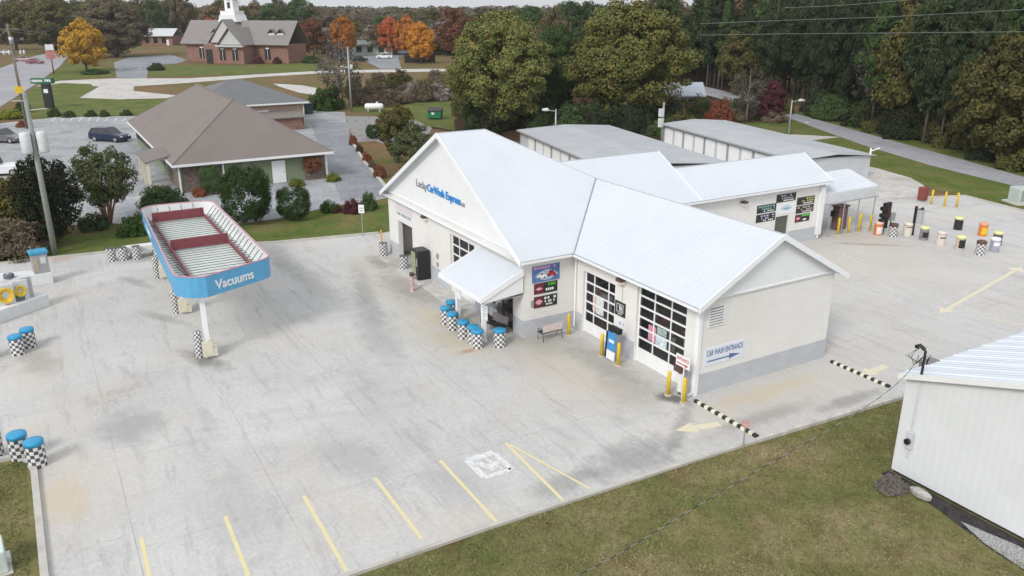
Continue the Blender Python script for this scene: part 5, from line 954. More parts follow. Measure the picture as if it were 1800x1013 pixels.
# ---------------------------------------------------------------- vehicles
def car(name,label,x,y,rz,paint,L_=4.6,Wd=1.85,Hh_=1.65,kind='suv'):
    q=thing(name,label,'car' if kind!='pickup' else 'pickup truck',(x,y,0),rz,None)
    h=Wd/2; Lh=L_/2; zb=.95*Hh_/1.65+.02
    if kind=='pickup': low=[(-Lh,.45),(-Lh,1.05),(-.2,1.08),(.9,1.05),(Lh-.15,.98),(Lh,.5)]; cab=[(-.35,1.05),(-.2,1.78),(.75,1.80),(1.35,1.06)]
    elif kind=='suv': low=[(-Lh,.40),(-Lh+.02,zb),(-Lh+.3,zb+.06),(Lh*.42,zb+.02),(Lh-.25,zb-.12),(Lh,.62),(Lh-.02,.38)]; cab=[(-Lh+.12,zb+.04),(-Lh+.5,Hh_-.05),(Lh*.05,Hh_),(Lh*.46,zb)]
    else: low=[(-Lh,.40),(-Lh+.05,.85),(Lh*.42,.88),(Lh-.2,.72),(Lh,.5),(Lh-.02,.35)]; cab=[(-Lh*.72,.86),(-Lh*.38,1.38),(Lh*.1,1.42),(Lh*.45,.88)]
    low=[(-Lh+.1,.25)]+low+[(Lh-.1,.25)]
    m=MB(); n=len(low); ys=[(-h,.0),(-h+.06,.0)]
    m.ext([(a,-h,b) for a,b in low],(0,Wd,0)); m.build('body',paint,q,bevel=.07)
    ti=.16; vs=[]
    for s1 in (-1,1):
        for (a,b) in cab: f=(b-cab[0][1])/(max(c[1] for c in cab)-cab[0][1]+1e-6); vs.append((a,s1*(h-.05-ti*max(0,min(1,f))),b))
    m=MB(); k=len(cab); m.add(vs,[tuple(range(k)),tuple(range(k,2*k))[::-1]]+[(i,i+k,(i+1)%k+k,(i+1)%k) for i in range(k)]); m.build('windows',m_glass,q)
    m=MB(); t1,t2=cab[1],cab[2]; w=h-.05-ti+.01; m.ext([(t1[0]-.05,-w,t1[1]-.02),(t2[0]+.05,-w,t2[1]-.02),(t2[0]-.02,-w,t2[1]+.03),(t1[0]+.02,-w,t1[1]+.03)],(0,2*w,0))
    for s1 in (-1,1):
        for (p0,p1) in ((cab[0],cab[1]),(cab[2],cab[3])): m.tube([(p0[0],s1*(h-.045),p0[1]),(p1[0],s1*(h-.04-ti),p1[1])],.04,4)
        mx=(cab[1][0]+cab[2][0])/2; m.tube([(mx,s1*(h-.04),cab[0][1]),(mx,s1*(h-.04-ti),t1[1])],.035,4)
    m.build('roof',paint,q)
    for wx in (-Lh*.62,Lh*.64):
        for s1 in (-1,1):
            m=MB(); m.tube([(wx,s1*(h-.2),.34),(wx,s1*(h+.012),.34)],.345,18); wq=m.build('wheel',m_rubber,q); m=MB(); m.tube([(wx,s1*(h-.02),.34),(wx,s1*(h+.025),.34)],.21,12); m.build('rim',m_steel,wq)
    m=MB()
    for s1 in (-1,1): m.box(Lh-.12,Lh+.01,s1*(h-.28)-.16,s1*(h-.28)+.16,.62,.78)
    m.build('headlights',m_lamp,q); m=MB()
    for s1 in (-1,1): m.box(-Lh-.01,-Lh+.1,s1*(h-.2)-.13,s1*(h-.2)+.13,.7,.92)
    m.build('tail_lights',m_red,q)
    return q
def paint(n,c): 
    m=M(n,c,.25,.04,2,0,spec=.6); return m
pts=lambda a,b:(lambda p,q:((p+q)/2,math.atan2((q-p)[1],(q-p)[0]),np.linalg.norm(q-p)))(G(*a)[:2],G(*b)[:2])
c_,a_,l_=pts((160,246),(229,250)); car('parked_car','dark navy blue car parked alone in the neighbouring lot',c_[0],c_[1],a_,paint('navy_paint',(.008,.018,.055)),4.9)
c_,a_,l_=pts((-28,250),(44,252)); car('parked_car','grey hatchback at the left edge of the neighbouring lot',c_[0]-.5,c_[1],a_,paint('grey_paint',(.14,.14,.15)),4.8)
c_,a_,l_=pts((-45,309),(39,306)); car('parked_pickup','white pickup truck cut by the left edge',c_[0],c_[1],a_+math.pi,paint('white_car_paint',(.75,.76,.78)),5.4,1.95,1.8,'pickup')
c_,a_,l_=pts((662,103),(690,103)); car('parked_car','white car parked in the upper lot beside the orange trees',c_[0],c_[1],a_+math.pi,paint('white_car_paint',(.8,.8,.82)),5.0)
c_,a_,l_=pts((620,109),(646,108)); car('parked_car','black car parked left of the white one in the upper lot',c_[0],c_[1],a_,paint('black_car_paint',(.02,.025,.035)),4.8)
c_,a_,l_=pts((54,112),(70,112)); car('moving_car','dark red sedan nearest on the road at upper left',c_[0],c_[1],a_,paint('dark_red_paint',(.22,.03,.04)),4.8,1.8,1.45,'sedan')
c_,a_,l_=pts((31,107),(49,108)); car('moving_car','pale pinkish sedan ahead on the road at upper left',c_[0],c_[1],a_,paint('rose_paint',(.55,.35,.36)),4.8,1.8,1.45,'sedan')
c_,a_,l_=pts((4,95),(17,95)); car('moving_car','white sedan farthest on the road at upper left',c_[0],c_[1],a_,paint('white_paint_b',(.6,.6,.58)),4.8,1.8,1.45,'sedan')
p=G(658,196); r=thing('propane_tank','white horizontal propane tank on legs in the grass','tank',(p[0],p[1],0),R(60)); m=MB(); m.tube([(-1.5,0,.75),(-1.4,0,.75),(-1.2,0,.75),(1.2,0,.75),(1.4,0,.75),(1.5,0,.75)],[.1,.38,.5,.5,.38,.1],16); m.build('tank',m_white,r,True); m=MB(); [m.box(x-.1,x+.1,-.4,.4,0,.4) for x in (-.9,.9)]; m.build('legs',m_conc,r); m=MB(); m.lathe([(.2,1.2),(.2,1.45),(.05,1.5)],10,(.5,0)); m.build('valve_dome',m_white,r)
p=G(765,209); r=thing('green_dumpster','dark green dumpster with black lids under the big oak edge','dumpster',(p[0],p[1],0),R(55)); m=MB(); m.ext([(-1.0,-.8,.15),(1.0,-.8,.15),(1.0,-.95,1.15),(-1.0,-.95,1.15)],(0,0,0)) if False else m.prism([(-1,-.8),(1,-.8),(1,.8),(-1,.8)],.15,1.25); m.build('body',m_green,r,bevel=.04); m=MB(); m.add([(-1.05,-.9,1.25),(1.05,-.9,1.25),(1.05,.9,1.6),(-1.05,.9,1.6),(-1.05,-.9,1.2),(1.05,-.9,1.2),(1.05,.9,1.25),(-1.05,.9,1.25)],[(0,1,2,3),(4,5,1,0),(5,6,2,1),(6,7,3,2),(7,4,0,3)]); m.build('lid',m_black,r); m=MB(); m.box(-.4,0,-.82,-.80,.7,1.0); m.build('sticker',m_white,r)
a=G(711,111)[:2]; b=G(765,110)[:2]; m=MB(); m.ext([(*a,0),(*b,0),(*b,2.1),(*a,2.1)],(-.1,.1,0)); tag(m.build('dark_fence',M('dark_slat_fence',(.03,.025,.035),.8,.3,2)),'low dark screen fence under the orange tree','fence')
a=G(1165,196)
# ---------------------------------------------------------------- poles, lamps, wires, pylon sign
def pole(label,px,py,tx,ty,r0,r1,mat,name='utility_pole'):
    g=G(px,py); zz=np.linspace(.5,30,600); best=min(zz,key=lambda z:abs(proj(g[0],g[1],z)[1]-ty)); q=thing(name,label,'pole',(g[0],g[1],0)); m=MB(); m.tube([(0,0,0),(0,0,best)],[r0,r1],10); m.build('shaft',mat,q,True); q['_h']=best; return q,best,g
def proj(X,Y,Z): v=np.array([X,Y,Z])-CAM; z=v@cf; return 900+FL*(v@cr)/z,506.5-FL*(v@cu)/z
q,h,g=pole('weathered grey utility pole with three pale transformers near the left drums',97,447,60,160,.20,.13,m_woodl); pA=(g,h)
for k,(dx,dy) in enumerate(((.15,.5),(.25,-.45),(-.42,.1))):
    m=MB(); m.lathe([(.28,h-3.9),(.33,h-3.8),(.33,h-2.65),(.28,h-2.55),(.05,h-2.5)],14,(dx,dy)); m.build('transformer',m_palegrey,q,True)
m=MB(); m.tube([(0,0,h-1.2),(.4,1.1,h-1.1)],.03,6); m.tube([(0,0,h-.6),(-.3,-.8,h-.6)],.03,6); m.build('arm',m_galv,q)
q,h,g=pole('dark wooden utility pole with crossarm at the far side of the neighbouring lot',48,226,22,42,.22,.14,m_wood); pB=(g,h)
m=MB(); m.tube([(-.4,-1.3,h-.7),(.4,1.3,h-.7)],.08,6); m.build('crossarm',m_wood,q); m=MB(); m.lathe([(.28,h-2.6),(.3,h-1.7),(.1,h-1.6)],10,(.35,.1)); m.build('transformer',m_steel,q,True); m=MB(); m.box(-.3,.3,-.6,.5,h-8.9,h-8.0); m.build('yellow_marker',m_yellow,q)
m=MB(); [m.lathe([(.09,h-3.9),(.16,h-3.6),(.05,h-3.3)],8,(0,yy)) for yy in (-1.0,-.4,.9,1.3)]; m.build('insulators',m_palegrey,q)
q,h,g=pole('distant utility pole beyond the road junction beside the yellow tree',100,92,94,44,.25,.18,m_galv); pC=(g,h)
m=MB(); m.tube([(-.3,-1.6,h-.8),(.3,1.6,h-.8)],.1,6); m.build('crossarm',m_galv,q); m=MB(); m.tube([(0,-1.5,h-.9),(0,-4.0,h-1.4)],.08,6); m.build('lamp_arm',m_palegrey,q)
q,h,g=pole('slim grey pole with lamp bracket at the end of the asphalt drive',618,196,613,82,.17,.11,m_galv); pD2=(g,h)
m=MB(); m.lathe([(.2,h*.66),(.25,h*.7),(.1,h*.73)],10,(.2,.35)); m.build('transformer',m_palegrey,q); m=MB(); m.tube([(0,0,h*.68),(-.5,-1.2,h*.7)],.06,6); m.build('arm',m_palegrey,q)
def lamp(label,px,py,tx,ty,side,hx=None):
    q,h,g=pole(label,px,py,tx,ty,.13,.08,m_galv,'street_lamp'); u=np.array((cr[0],cr[1]))*side
    m=MB(); m.tube([(0,0,h-.25),(*(u*.9),h-.1)],.04,6); m.build('arm',m_galv,q); m=MB(); m.tube([(*(u*.8),h-.12),(*(u*1.0),h-.05),(*(u*1.6),h-.08)],[.1,.2,.12],8); m.build('lamp_head',m_palegrey,q,True); return q,h,g
lamp('street lamp behind the left storage shed with its head to the left',976,262,979,192,-1); lamp('wooden street lamp beside the back road with its head to the right',1386,237,1391,176,1)
q,h,g=pole('short wooden pole with meter boxes at the left end of the right storage shed',1163,251,1166,180,.16,.13,m_woodl); m=MB(); m.box(-.2,.3,-.6,-.15,h*.4,h*.62); m.box(-.2,.3,-.6,-.15,h*.66,h*.85); m.build('meter_boxes',m_palegrey,q)
q,h,g=pole('red and white banded roadside post below a small lit sign at upper left',95,131,89,86,.16,.14,M('rusty_post',(.30,.09,.07),.7,.4,3),'roadside_sign'); m=MB(); m.box(-.2,.2,-.9,.9,h-.3,h+1.0); m.build('board',m_white,q); m=MB(); m.box(-.2,.2,-1.0,1.0,h-2.4,h-.4); m.build('lower_board',M('red_white_board',(.5,.2,.2),.6,.6,2),q)
p=G(88,190); hh=8.2; r=thing('pylon_sign','tall dark pylon sign topped by a green lettered band','pylon sign',(p[0],p[1],0),math.atan2(cr[1],cr[0])); 
hz=min(np.linspace(1,14,400),key=lambda z:abs(proj(p[0],p[1],z)[1]-147)); k_=1/(FL/((p-CAM)@cf))
m=MB(); m.box(-.65,.65,-.35,.35,0,hz); m.build('column',M('dark_green_pylon',(.015,.02,.02),.5,.2),r); m=MB(); m.box(-2.15,1.3,-.4,.4,hz,hz+.85); m.build('name_band',M('sign_green',(.005,.12,.06),.5,.1),r)
m=MB(); 
for a0,b0,c0_,d0 in row(-2.0/4,-.05,.25,.62,9,3)+row(.02,.28,.3,.68,3,7): m.box(a0*4.0 if a0<0 else a0*4,b0*4,-.42,-.402,hz+c0_,hz+d0)
m.build('lettering',m_white,r); m=MB(); m.box(-.35,.35,-.37,-.352,hz*.62,hz*.78); m.build('small_panel',m_white,r)
def wire(label,pts,rad=.02,sag=0,mat=m_dark):
    P=[]; 
    for i in range(len(pts)-1):
        a=np.array(pts[i],float); b=np.array(pts[i+1],float)
        for t in np.linspace(0,1,13)[(1 if i else 0):]: p=a+(b-a)*t; p[2]-=sag*4*t*(1-t); P.append(p)
    m=MB(); m.tube(P,rad,5); return tag(m.build('power_line',mat),label,'cable','overhead lines')
m_wire=M('silver_wire',(.20,.21,.20),.5,.1)
def at_d(x,y,d): v=ray(x,y); return CAM+v*d
wire('overhead line crossing low in front of the pine wood at upper right',[at_d(1230,62,98),at_d(1362,60,95),at_d(1800,56,72),at_d(1900,56,66)],.022,0,m_wire)
wire('overhead line crossing midway in front of the pine wood at upper right',[at_d(1230,42,98),at_d(1350,37,95),at_d(1560,30,85),at_d(1800,17,72),at_d(1900,12,66)],.022,0,m_wire)
wire('highest overhead line in front of the pine wood at upper right',[at_d(1380,14,95),at_d(1475,10,90),at_d(1650,-4,80)],.022,0,m_wire)
ga,ha=pA; gb,hb=pB; gc,hc=pC
top=lambda g,h,dz,dy=0:np.array((g[0],g[1]+dy,h-dz))
wire('overhead line from the dark crossarm pole to the distant pole, upper',[top(gb,hb,.6,.8),top(gc,hc,.7,.8)],.03,1.0,m_wire); wire('overhead line from the dark crossarm pole to the distant pole, lower',[top(gb,hb,.6,-.8),top(gc,hc,.7,-.8)],.03,1.3,m_wire)
wire('overhead line leaving the frame left of the dark crossarm pole',[top(gb,hb,.6,.0),at_d(-60,96,80)],.03,.3,m_wire); wire('overhead line from the transformer pole back to the crossarm pole',[top(ga,ha,.4),top(gb,hb,3.5)],.02,.8,m_wire)
# ---------------------------------------------------------------- vegetation
def leafmesh(name,pts,nrm_,size,seed,jit=.6,asp=1.0):
    rg=np.random.default_rng(seed); n=len(pts); d=nrm_+rg.normal(0,jit,(n,3)); d/=np.linalg.norm(d,axis=1)[:,None]+1e-9
    a=np.cross(d,rg.normal(0,1,(n,3))); a/=np.linalg.norm(a,axis=1)[:,None]+1e-9; b=np.cross(d,a); s=size*rg.uniform(.55,1.35,(n,1))
    a=a*s*asp; b=b*s/asp; v=np.stack([pts-a,pts-b*.9,pts+a,pts+b*.9],1).reshape(-1,3)
    me=D.meshes.new(name); me.vertices.add(4*n); me.vertices.foreach_set('co',v.ravel()); me.loops.add(4*n); me.loops.foreach_set('vertex_index',np.arange(4*n,dtype=np.int32)); me.polygons.add(n); me.polygons.foreach_set('loop_start',np.arange(0,4*n,4,dtype=np.int32)); me.update(); me.validate(); return me
def crown_pts(seed,n,nclump,zmin=0.0,shape='round',clr=.24,flat=.75,core=.35):
    """unit crown: radius ~1, z from 0 to ~2 about centre 1"""
    rg=np.random.default_rng(seed); cs=[]; 
    while len(cs)<nclump:
        p=rg.uniform(-1,1,3); rr=np.linalg.norm(p)
        if rr>1 or rr<core: continue
        if shape=='cone':
            w=.10+.92*(1-(p[2]+1)/2); 
            p=np.array([p[0]*w*1.2,p[1]*w*1.2,p[2]])
        elif shape=='oak':
            if p[2]<-.45: p[2]=-.45+rg.uniform(-.1,.1)
            p[:2]*=1.0+.12*math.sin(3*math.atan2(p[1],p[0])+seed)
        elif shape=='big':
            a=math.atan2(p[1],p[0]); q=1.0+.10*math.sin(3*a+seed)+.07*math.sin(5*a+p[2]*4+seed); p[:2]*=q*(1-.18*max(0,p[2]))
        elif shape=='ball':
            p/=rr; p[:2]*=((1-abs(p[2])**3.2)**(1/3.2))/max(.15,math.sqrt(max(1e-4,1-p[2]**2))); p*=rg.uniform(.84,1)
        elif shape=='egg':
            p[:2]*=1.08-.30*max(-.3,p[2])+.06*math.sin(4*math.atan2(p[1],p[0])+seed)
        elif shape=='vase':
            w=.45+.6*(p[2]+1)/2; p[:2]*=w
        elif shape=='dome':
            p[2]=abs(p[2])
        cs.append(p*(.86))
    cs=np.array(cs); k=rg.integers(0,nclump,n); cr_=rg.uniform(.6,1.35,nclump)*clr
    off=rg.normal(0,1,(n,3)); off/=np.linalg.norm(off,axis=1)[:,None]; off*=rg.uniform(.35,1,(n,1))**.5; off[:,2]*=flat
    pts=cs[k]+off*cr_[k][:,None]; nr=off*.9+cs[k]*.45+np.array([0,0,.35]); pts[:,2]=pts[:,2]+1
    if shape=='dome': pts[:,2]=np.maximum(pts[:,2]-1,rg.uniform(0,.10,n))
    return pts,nr
def trunk_mb(seed,nb=7,h=1.0,r=.05,spread=.6,top=1.5):
    rg=random.Random(seed); m=MB(); m.tube([(0,0,-.0),(rg.uniform(-.02,.02),0,h*.5),(rg.uniform(-.04,.04),rg.uniform(-.04,.04),h),(0,0,top)],[r*1.3,r,r*.75,r*.2],8)
    for k in range(nb):
        a=rg.uniform(0,6.28); z=h*rg.uniform(.55,1.1); L_=rg.uniform(.5,1)*spread; x,y=math.cos(a),math.sin(a); m.tube([(0,0,z),(x*L_*.5,y*L_*.5,z+L_*.35),(x*L_,y*L_,z+L_*.9)],[r*.5,r*.3,r*.08],5)
    return m
def stems_mb(seed,n=8):
    rg=random.Random(seed); m=MB()
    for k in range(n):
        a=k*6.283/n+rg.uniform(-.3,.3); x,y=math.cos(a),math.sin(a); q=rg.uniform(.3,.5); m.tube([(x*.05,y*.05,0),(x*q*.45,y*q*.45,.45),(x*q,y*q,1.0),(x*q*1.4,y*q*1.4,1.6)],[.035,.028,.018,.006],6)
        m.tube([(x*q*.45,y*q*.45,.45),(x*q*.2,y*q*.9,1.1)],[.02,.006],5)
    return m
PROTO={}
def proto(key,kind,mesh_pts,size,trunkm,leaf,zc=1.0,jit=.6,asp=1.0,trk=True,tz=0):
    r=thing(kind,'x','tree')
    me=leafmesh('crown',*mesh_pts,size,hash(key)%1000 if False else sum(map(ord,key)),jit,asp); me.materials.append(leaf); c=D.objects.new('crown',me); COL.objects.link(c); c.parent=r
    if trunkm is not None: trunkm.build('trunk',m_bark,r)
    PROTO[key]=r; return r
protos={}
def mk(key,n,nc,size,shape,trunk=None,clr=.24,flat=.75,core=.35,zs=1,z0=0,jit=.6,asp=1.0,seed=None):
    sd=seed if seed is not None else sum(map(ord,key)); p,nr=crown_pts(sd,n,nc,0,shape,clr,flat,core); p[:,2]=p[:,2]*zs+z0
    protos[key]=(leafmesh('crown_'+key,p,nr,size,sd,jit,asp),trunk)
# big oaks: crown spans z 0.15..2.1, radius 1
mk('oakA',80000,420,.017,'big',trunk_mb(1,9,.6,.045,.6,1.6),.15,.6,.42,1.0,-.02); mk('oakB',80000,440,.0165,'big',trunk_mb(2,9,.6,.045,.6,1.6),.14,.6,.42,1.0,-.03)
mk('tree1',16000,150,.030,'big',trunk_mb(3,7,.8,.045,.5,1.6),.17,.75,.35,1,.02); mk('tree2',15000,120,.031,'big',trunk_mb(4,7,.8,.045,.5,1.6),.18,.7,.3,1,.08); mk('tree3',14000,110,.030,'egg',trunk_mb(5,8,.9,.045,.55,1.7),.17,.8,.25,1,.05)
mk('maple',18000,150,.029,'egg',trunk_mb(6,7,.6,.035,.5,1.5),.17,.8,.42,1.02,.08)
mk('pine1',9000,90,.046,'cone',trunk_mb(7,3,2.2,.04,.2,3.1),.17,.45,.0,1.35,.45,.7,1.7); mk('pine2',9000,80,.046,'round',trunk_mb(8,4,2.2,.04,.3,3.0),.22,.5,.1,1.3,.5,.7,1.7)
mk('thin1',2600,60,.03,'round',trunk_mb(9,16,1.2,.035,.75,2.0),.2,.8,.3,1,.2); mk('shrub',11000,70,.032,'dome',None,.20,.9,.5,1,0,.5); mk('shrub2',8000,50,.036,'dome',None,.24,.9,.4,1,0,.5); mk('spiky',15000,130,.027,'round',stems_mb(11),.17,1.0,.3,.88,.42,.6,1.5)
mk('round',30000,300,.021,'ball',None,.15,1,.2,.97,0,.4); mk('holly',20000,160,.027,'round',trunk_mb(12,6,.5,.04,.4,1.5),.19,.9,.4,1.0,.02,.6)
mk('brush',9000,80,.035,'dome',None,.22,.8,.2,.8,0,1.2,2.0)
UT={}
def plant(key,leaf,x,y,sr,sz,label,cat='tree',name='tree',group=None,rz=None,z=0,bark=None):
    me,tr=protos[key]; r=D.objects.new(name,None); COL.objects.link(r); r.location=(float(x),float(y),z); r.rotation_euler=(0,0,random.random()*6.28 if rz is None else rz); r.scale=(sr,sr,sz); tag(r,label,cat,group)
    if key not in UT: UT[key]=(tr_mesh(tr) if tr else None)
    c=D.objects.new('crown' if tr else 'foliage',me); COL.objects.link(c); c.parent=r
    if not me.materials: me.materials.append(leaf)
    c.material_slots[0].link='OBJECT'; c.material_slots[0].material=leaf
    if UT[key]:
        t=D.objects.new('trunk',UT[key]); COL.objects.link(t); t.parent=r
        if bark: t.material_slots[0].link='OBJECT'; t.material_slots[0].material=bark
    return r
def tr_mesh(mb): me=D.meshes.new('trunk'); me.from_pydata(mb.v,[],mb.f); me.materials.append(m_bark); me.polygons.foreach_set('use_smooth',[True]*len(me.polygons)); me.update(); return me
random.seed(11)
def pp(px,py): return G(px,py)
def scale_at(px,py): return ((G(px,py)-CAM)@cf)/FL
def planted(key,leaf,px,py,wpx,hpx,label,cat='tree',name='tree',group=None,**k):
    g=G(px,py); s=scale_at(px,py); zf={'oakA':2.05,'oakB':2.05,'tree1':2.15,'tree2':2.2,'tree3':2.1,'maple':2.1,'pine1':3.1,'pine2':3.1,'thin1':2.15,'shrub':1.05,'shrub2':1.08,'spiky':2.3,'round':2.05,'holly':2.1,'brush':.9}[key]
    return plant(key,leaf,g[0],g[1],wpx*s/2/1.03,hpx*s/zf/.97,label,cat,name,group,**k)
planted('oakA',L['oak'],880,226,205,208,'big spreading olive-green oak behind the roof, left of the central pair','tree','oak_tree'); planted('oakB',L['oak2'],1100,218,245,222,'largest golden-olive oak behind the roof, right of the central pair','tree','oak_tree')
planted('oakB',L['green'],975,208,120,170,'dark green tree in the gap between the two big oaks','tree','oak_tree'); planted('tree3',L['brown'],975,150,90,135,'bare brownish tree rising behind the gap of the two big oaks')
planted('maple',L['yellow'],153,126,88,88,'bright golden yellow tree by the road junction at upper left','tree','maple_tree')
planted('maple',L['orange'],606,100,52,70,'dark orange round tree right of the brick chapel','tree','maple_tree'); planted('maple',L['red'],686,97,48,64,'red-orange tree behind the white parked car','tree','maple_tree'); planted('maple',L['orange'],716,98,50,68,'tall orange-red tree just left of the amber one','tree','maple_tree'); planted('maple',L['amber'],741,112,56,70,'pale amber tree beside the dark screen fence','tree','maple_tree')
planted('tree2',L['russet'],552,101,60,72,'russet thinning tree against the right end of the brick chapel'); planted('tree1',L['russet'],800,98,76,90,'rust-brown tree behind the left edge of the big oak'); planted('tree1',L['red'],372,75,40,46,'red-orange tree behind the left roof end of the brick chapel')
planted('oakA',L['greyoak'],205,100,140,104,'broad grey-brown tree behind the yellow tree'); planted('tree2',L['green'],316,64,60,62,'dark evergreen left of the brick chapel')
planted('tree1',L['yolive'],100,92,110,95,'ochre tree behind the distant utility pole'); planted('tree2',L['olive'],30,88,90,88,'olive tree behind the dark crossarm pole'); planted('tree1',L['brown'],560,70,70,62,'brown-orange tree behind the russet one')
planted('tree1',L['maroon'],1352,213,58,78,'deep maroon tree beside the back road','tree','maple_tree'); planted('thin1',L['twig'],1312,212,72,90,'leafless grey tree left of the maroon one',bark=m_barkg); planted('shrub2',L['redshrub'],1262,214,60,45,'reddish shrub before the bare tree','shrub','shrub')
planted('tree3',L['olive'],700,165,58,44,'olive-brown bushy tree in the rough field','tree','tree'); planted('thin1',L['twig'],603,190,95,118,'gnarled bare tree with thick trunk beside the grey pole',bark=m_barkg); planted('shrub2',L['boxwood'],575,193,66,48,'dark green bushy mound right of the beige annex','shrub','shrub')
planted('tree2',L['olive'],700,285,80,110,'olive-brown tree beside the far corner of the white gable',); planted('tree3',L['crape'],728,300,95,85,'dense mixed shrub tree touching the left roof corner','tree','tree'); planted('round',L['boxwood'],657,244,30,27,'small round boxwood beside the gravel yard','shrub','shrub'); planted('tree1',L['brown'],686,240,54,52,'thin brown tree right of the round boxwood')
# near hedge row
planted('holly',L['holly'],98,432,122,172,'dark holly tree behind the weathered utility pole','tree','holly_tree'); planted('spiky',L['crape'],192,394,125,148,'grey-green crape myrtle with orange trunks','tree','crape_myrtle',bark=M('orange_bark',(.26,.15,.10),.8,.3,5))
planted('round',L['boxwood'],437,392,96,108,'biggest round clipped evergreen beside the vacuum canopy','shrub','evergreen_shrub'); planted('round',L['boxwood'],518,386,66,64,'round clipped evergreen right of the biggest one','shrub','evergreen_shrub'); planted('round',L['green'],372,341,42,54,'round evergreen against the stone corner of the green house','shrub','evergreen_shrub')
planted('shrub',L['green'],287,362,92,40,'low dark hedge at the parking end before the stone corner','shrub','hedge'); planted('shrub2',L['boxwood'],235,412,60,42,'low green bush beside the far end of the vacuum canopy','shrub','shrub'); planted('shrub2',L['green'],165,402,56,34,'low bush under the crape myrtle','shrub','shrub')
planted('brush',L['yolive'],35,425,170,130,'loose yellow-green bush at the left edge','shrub','shrub'); planted('brush',L['brush'],20,448,140,70,'brown leafless brush along the left lawn','shrub','shrub'); planted('spiky',L['yolive'],8,425,90,120,'tall yellowing bush cut by the left edge','shrub','shrub')
planted('shrub2',L['boxwood'],578,372,38,22,'small green shrub, leftmost before the drive','shrub','shrub'); planted('shrub2',L['maroon'],592,373,22,16,'small maroon shrub beside the leftmost green one','shrub','shrub'); planted('shrub2',L['maroon'],621,374,38,30,'maroon-brown shrub in the middle before the drive','shrub','shrub'); planted('shrub2',L['green'],650,368,36,36,'green shrub nearest the white gable corner','shrub','shrub'); planted('shrub2',L['lime'],601,367,14,9,'tiny lime tuft between the maroon shrubs','shrub','shrub')
planted('shrub2',L['lime'],522,327,30,16,'lime-green shrub beside the white house door','shrub','shrub'); planted('shrub2',L['lime'],585,318,32,16,'lime-green shrub at the right house corner','shrub','shrub'); planted('spiky',L['russet'],548,315,46,50,'thin russet bush against the right wall of the green house','shrub','shrub'); planted('shrub2',L['redshrub'],350,345,30,18,'orange-red shrub left of the house evergreen','shrub','shrub'); planted('shrub2',L['redshrub'],388,341,14,16,'small red shrub right of the house evergreen','shrub','shrub')
for px,py,w,h,lf,lb in ((621,255,16,22,'redshrub','red shrub at the top of the drive edge'),(632,268,16,16,'olive','olive shrub second along the drive edge'),(645,284,18,18,'redshrub','red shrub midway along the drive edge'),(655,296,18,16,'brush','tan shrub fourth along the drive edge'),(668,312,26,26,'russet','russet shrub at the low end of the drive edge')): planted('shrub2',L[lf],px,py,w,h,lb,'shrub','shrub')
planted('brush',L['greybrush'],1566,862,58,36,'grey dead-leaf mound at the foot of the white building corner','shrub','dead_shrub'); 
p=G(1617,874); r=thing('stone_block','pale rough stone leaning on the white building base','stone',(p[0],p[1],0)); m=MB(); m.lathe([(.1,0),(.28,.05),(.3,.2),(.16,.3),(.02,.31)],9); m.v=[(x*1.4,y*.6,z) for x,y,z in m.v]; m.build('stone',M('rough_stone',(.40,.39,.37),.9,.3,6,bmp=.8,bscale=9),r)
for px,py,w,h,lf,lb in ((421,112,22,23,'boxwood','clipped green bush before the chapel door'),(548,111,40,14,'green','low dark hedge at the right end of the chapel'),(455,112,20,12,'maroon','maroon bush between the chapel windows'),(487,112,18,12,'maroon','maroon bush at the right of the chapel windows'),(390,108,14,8,'green','small dark bush left of the chapel door'),(168,130,60,9,'green','dark low hedge around the yellow tree'),(275,124,34,14,'green','dark rounded shrub by the chapel driveway'),(41,198,34,20,'green','dark shrub at the foot of the crossarm pole'),(95,205,26,16,'green','dark shrub at the foot of the pylon sign'),(122,206,28,12,'green','first dark hedge mound right of the pylon'),(160,205,24,12,'green','second dark hedge mound right of the pylon'),(184,205,22,12,'green','third dark hedge mound right of the pylon'),(222,203,24,11,'green','dark hedge mound beside the brown roof corner'),(38,224,20,13,'redshrub','brown-red shrub behind the grey hatchback'),(745,108,40,14,'green','dark bush at the right end of the screen fence'),(20,208,60,16,'lime','yellow-green low planting near the road edge')): planted('shrub',L[lf],px,py,w,h,lb,'shrub','shrub')
rs=random.Random(21)
for k in range(26):
    px=rs.uniform(622,800); py=rs.uniform(160,190 if px<720 else 180); planted('brush',L[rs.choice(['brush','brush','greybrush','olive'])],px,py,rs.uniform(40,75),rs.uniform(24,44),'tangled brown brush clump in the rough field behind the tank','shrub','brush_clump','brush clumps in the field')
for k in range(10):
    px=rs.uniform(815,880); py=rs.uniform(186,212); planted('shrub2',L[rs.choice(['green','olive','boxwood'])],px,py,rs.uniform(40,70),rs.uniform(26,44),'green underbrush mound at the foot of the big oak','shrub','bush','underbrush below the oaks')
for k in range(22):
    px=rs.uniform(1170,1375); planted('shrub2',L[rs.choice(['green','olive','boxwood','brush'])],px,rs.uniform(198,214),rs.uniform(34,60),rs.uniform(20,36),'mixed green bush in the thicket behind the storage sheds','shrub','bush','thicket behind the sheds')
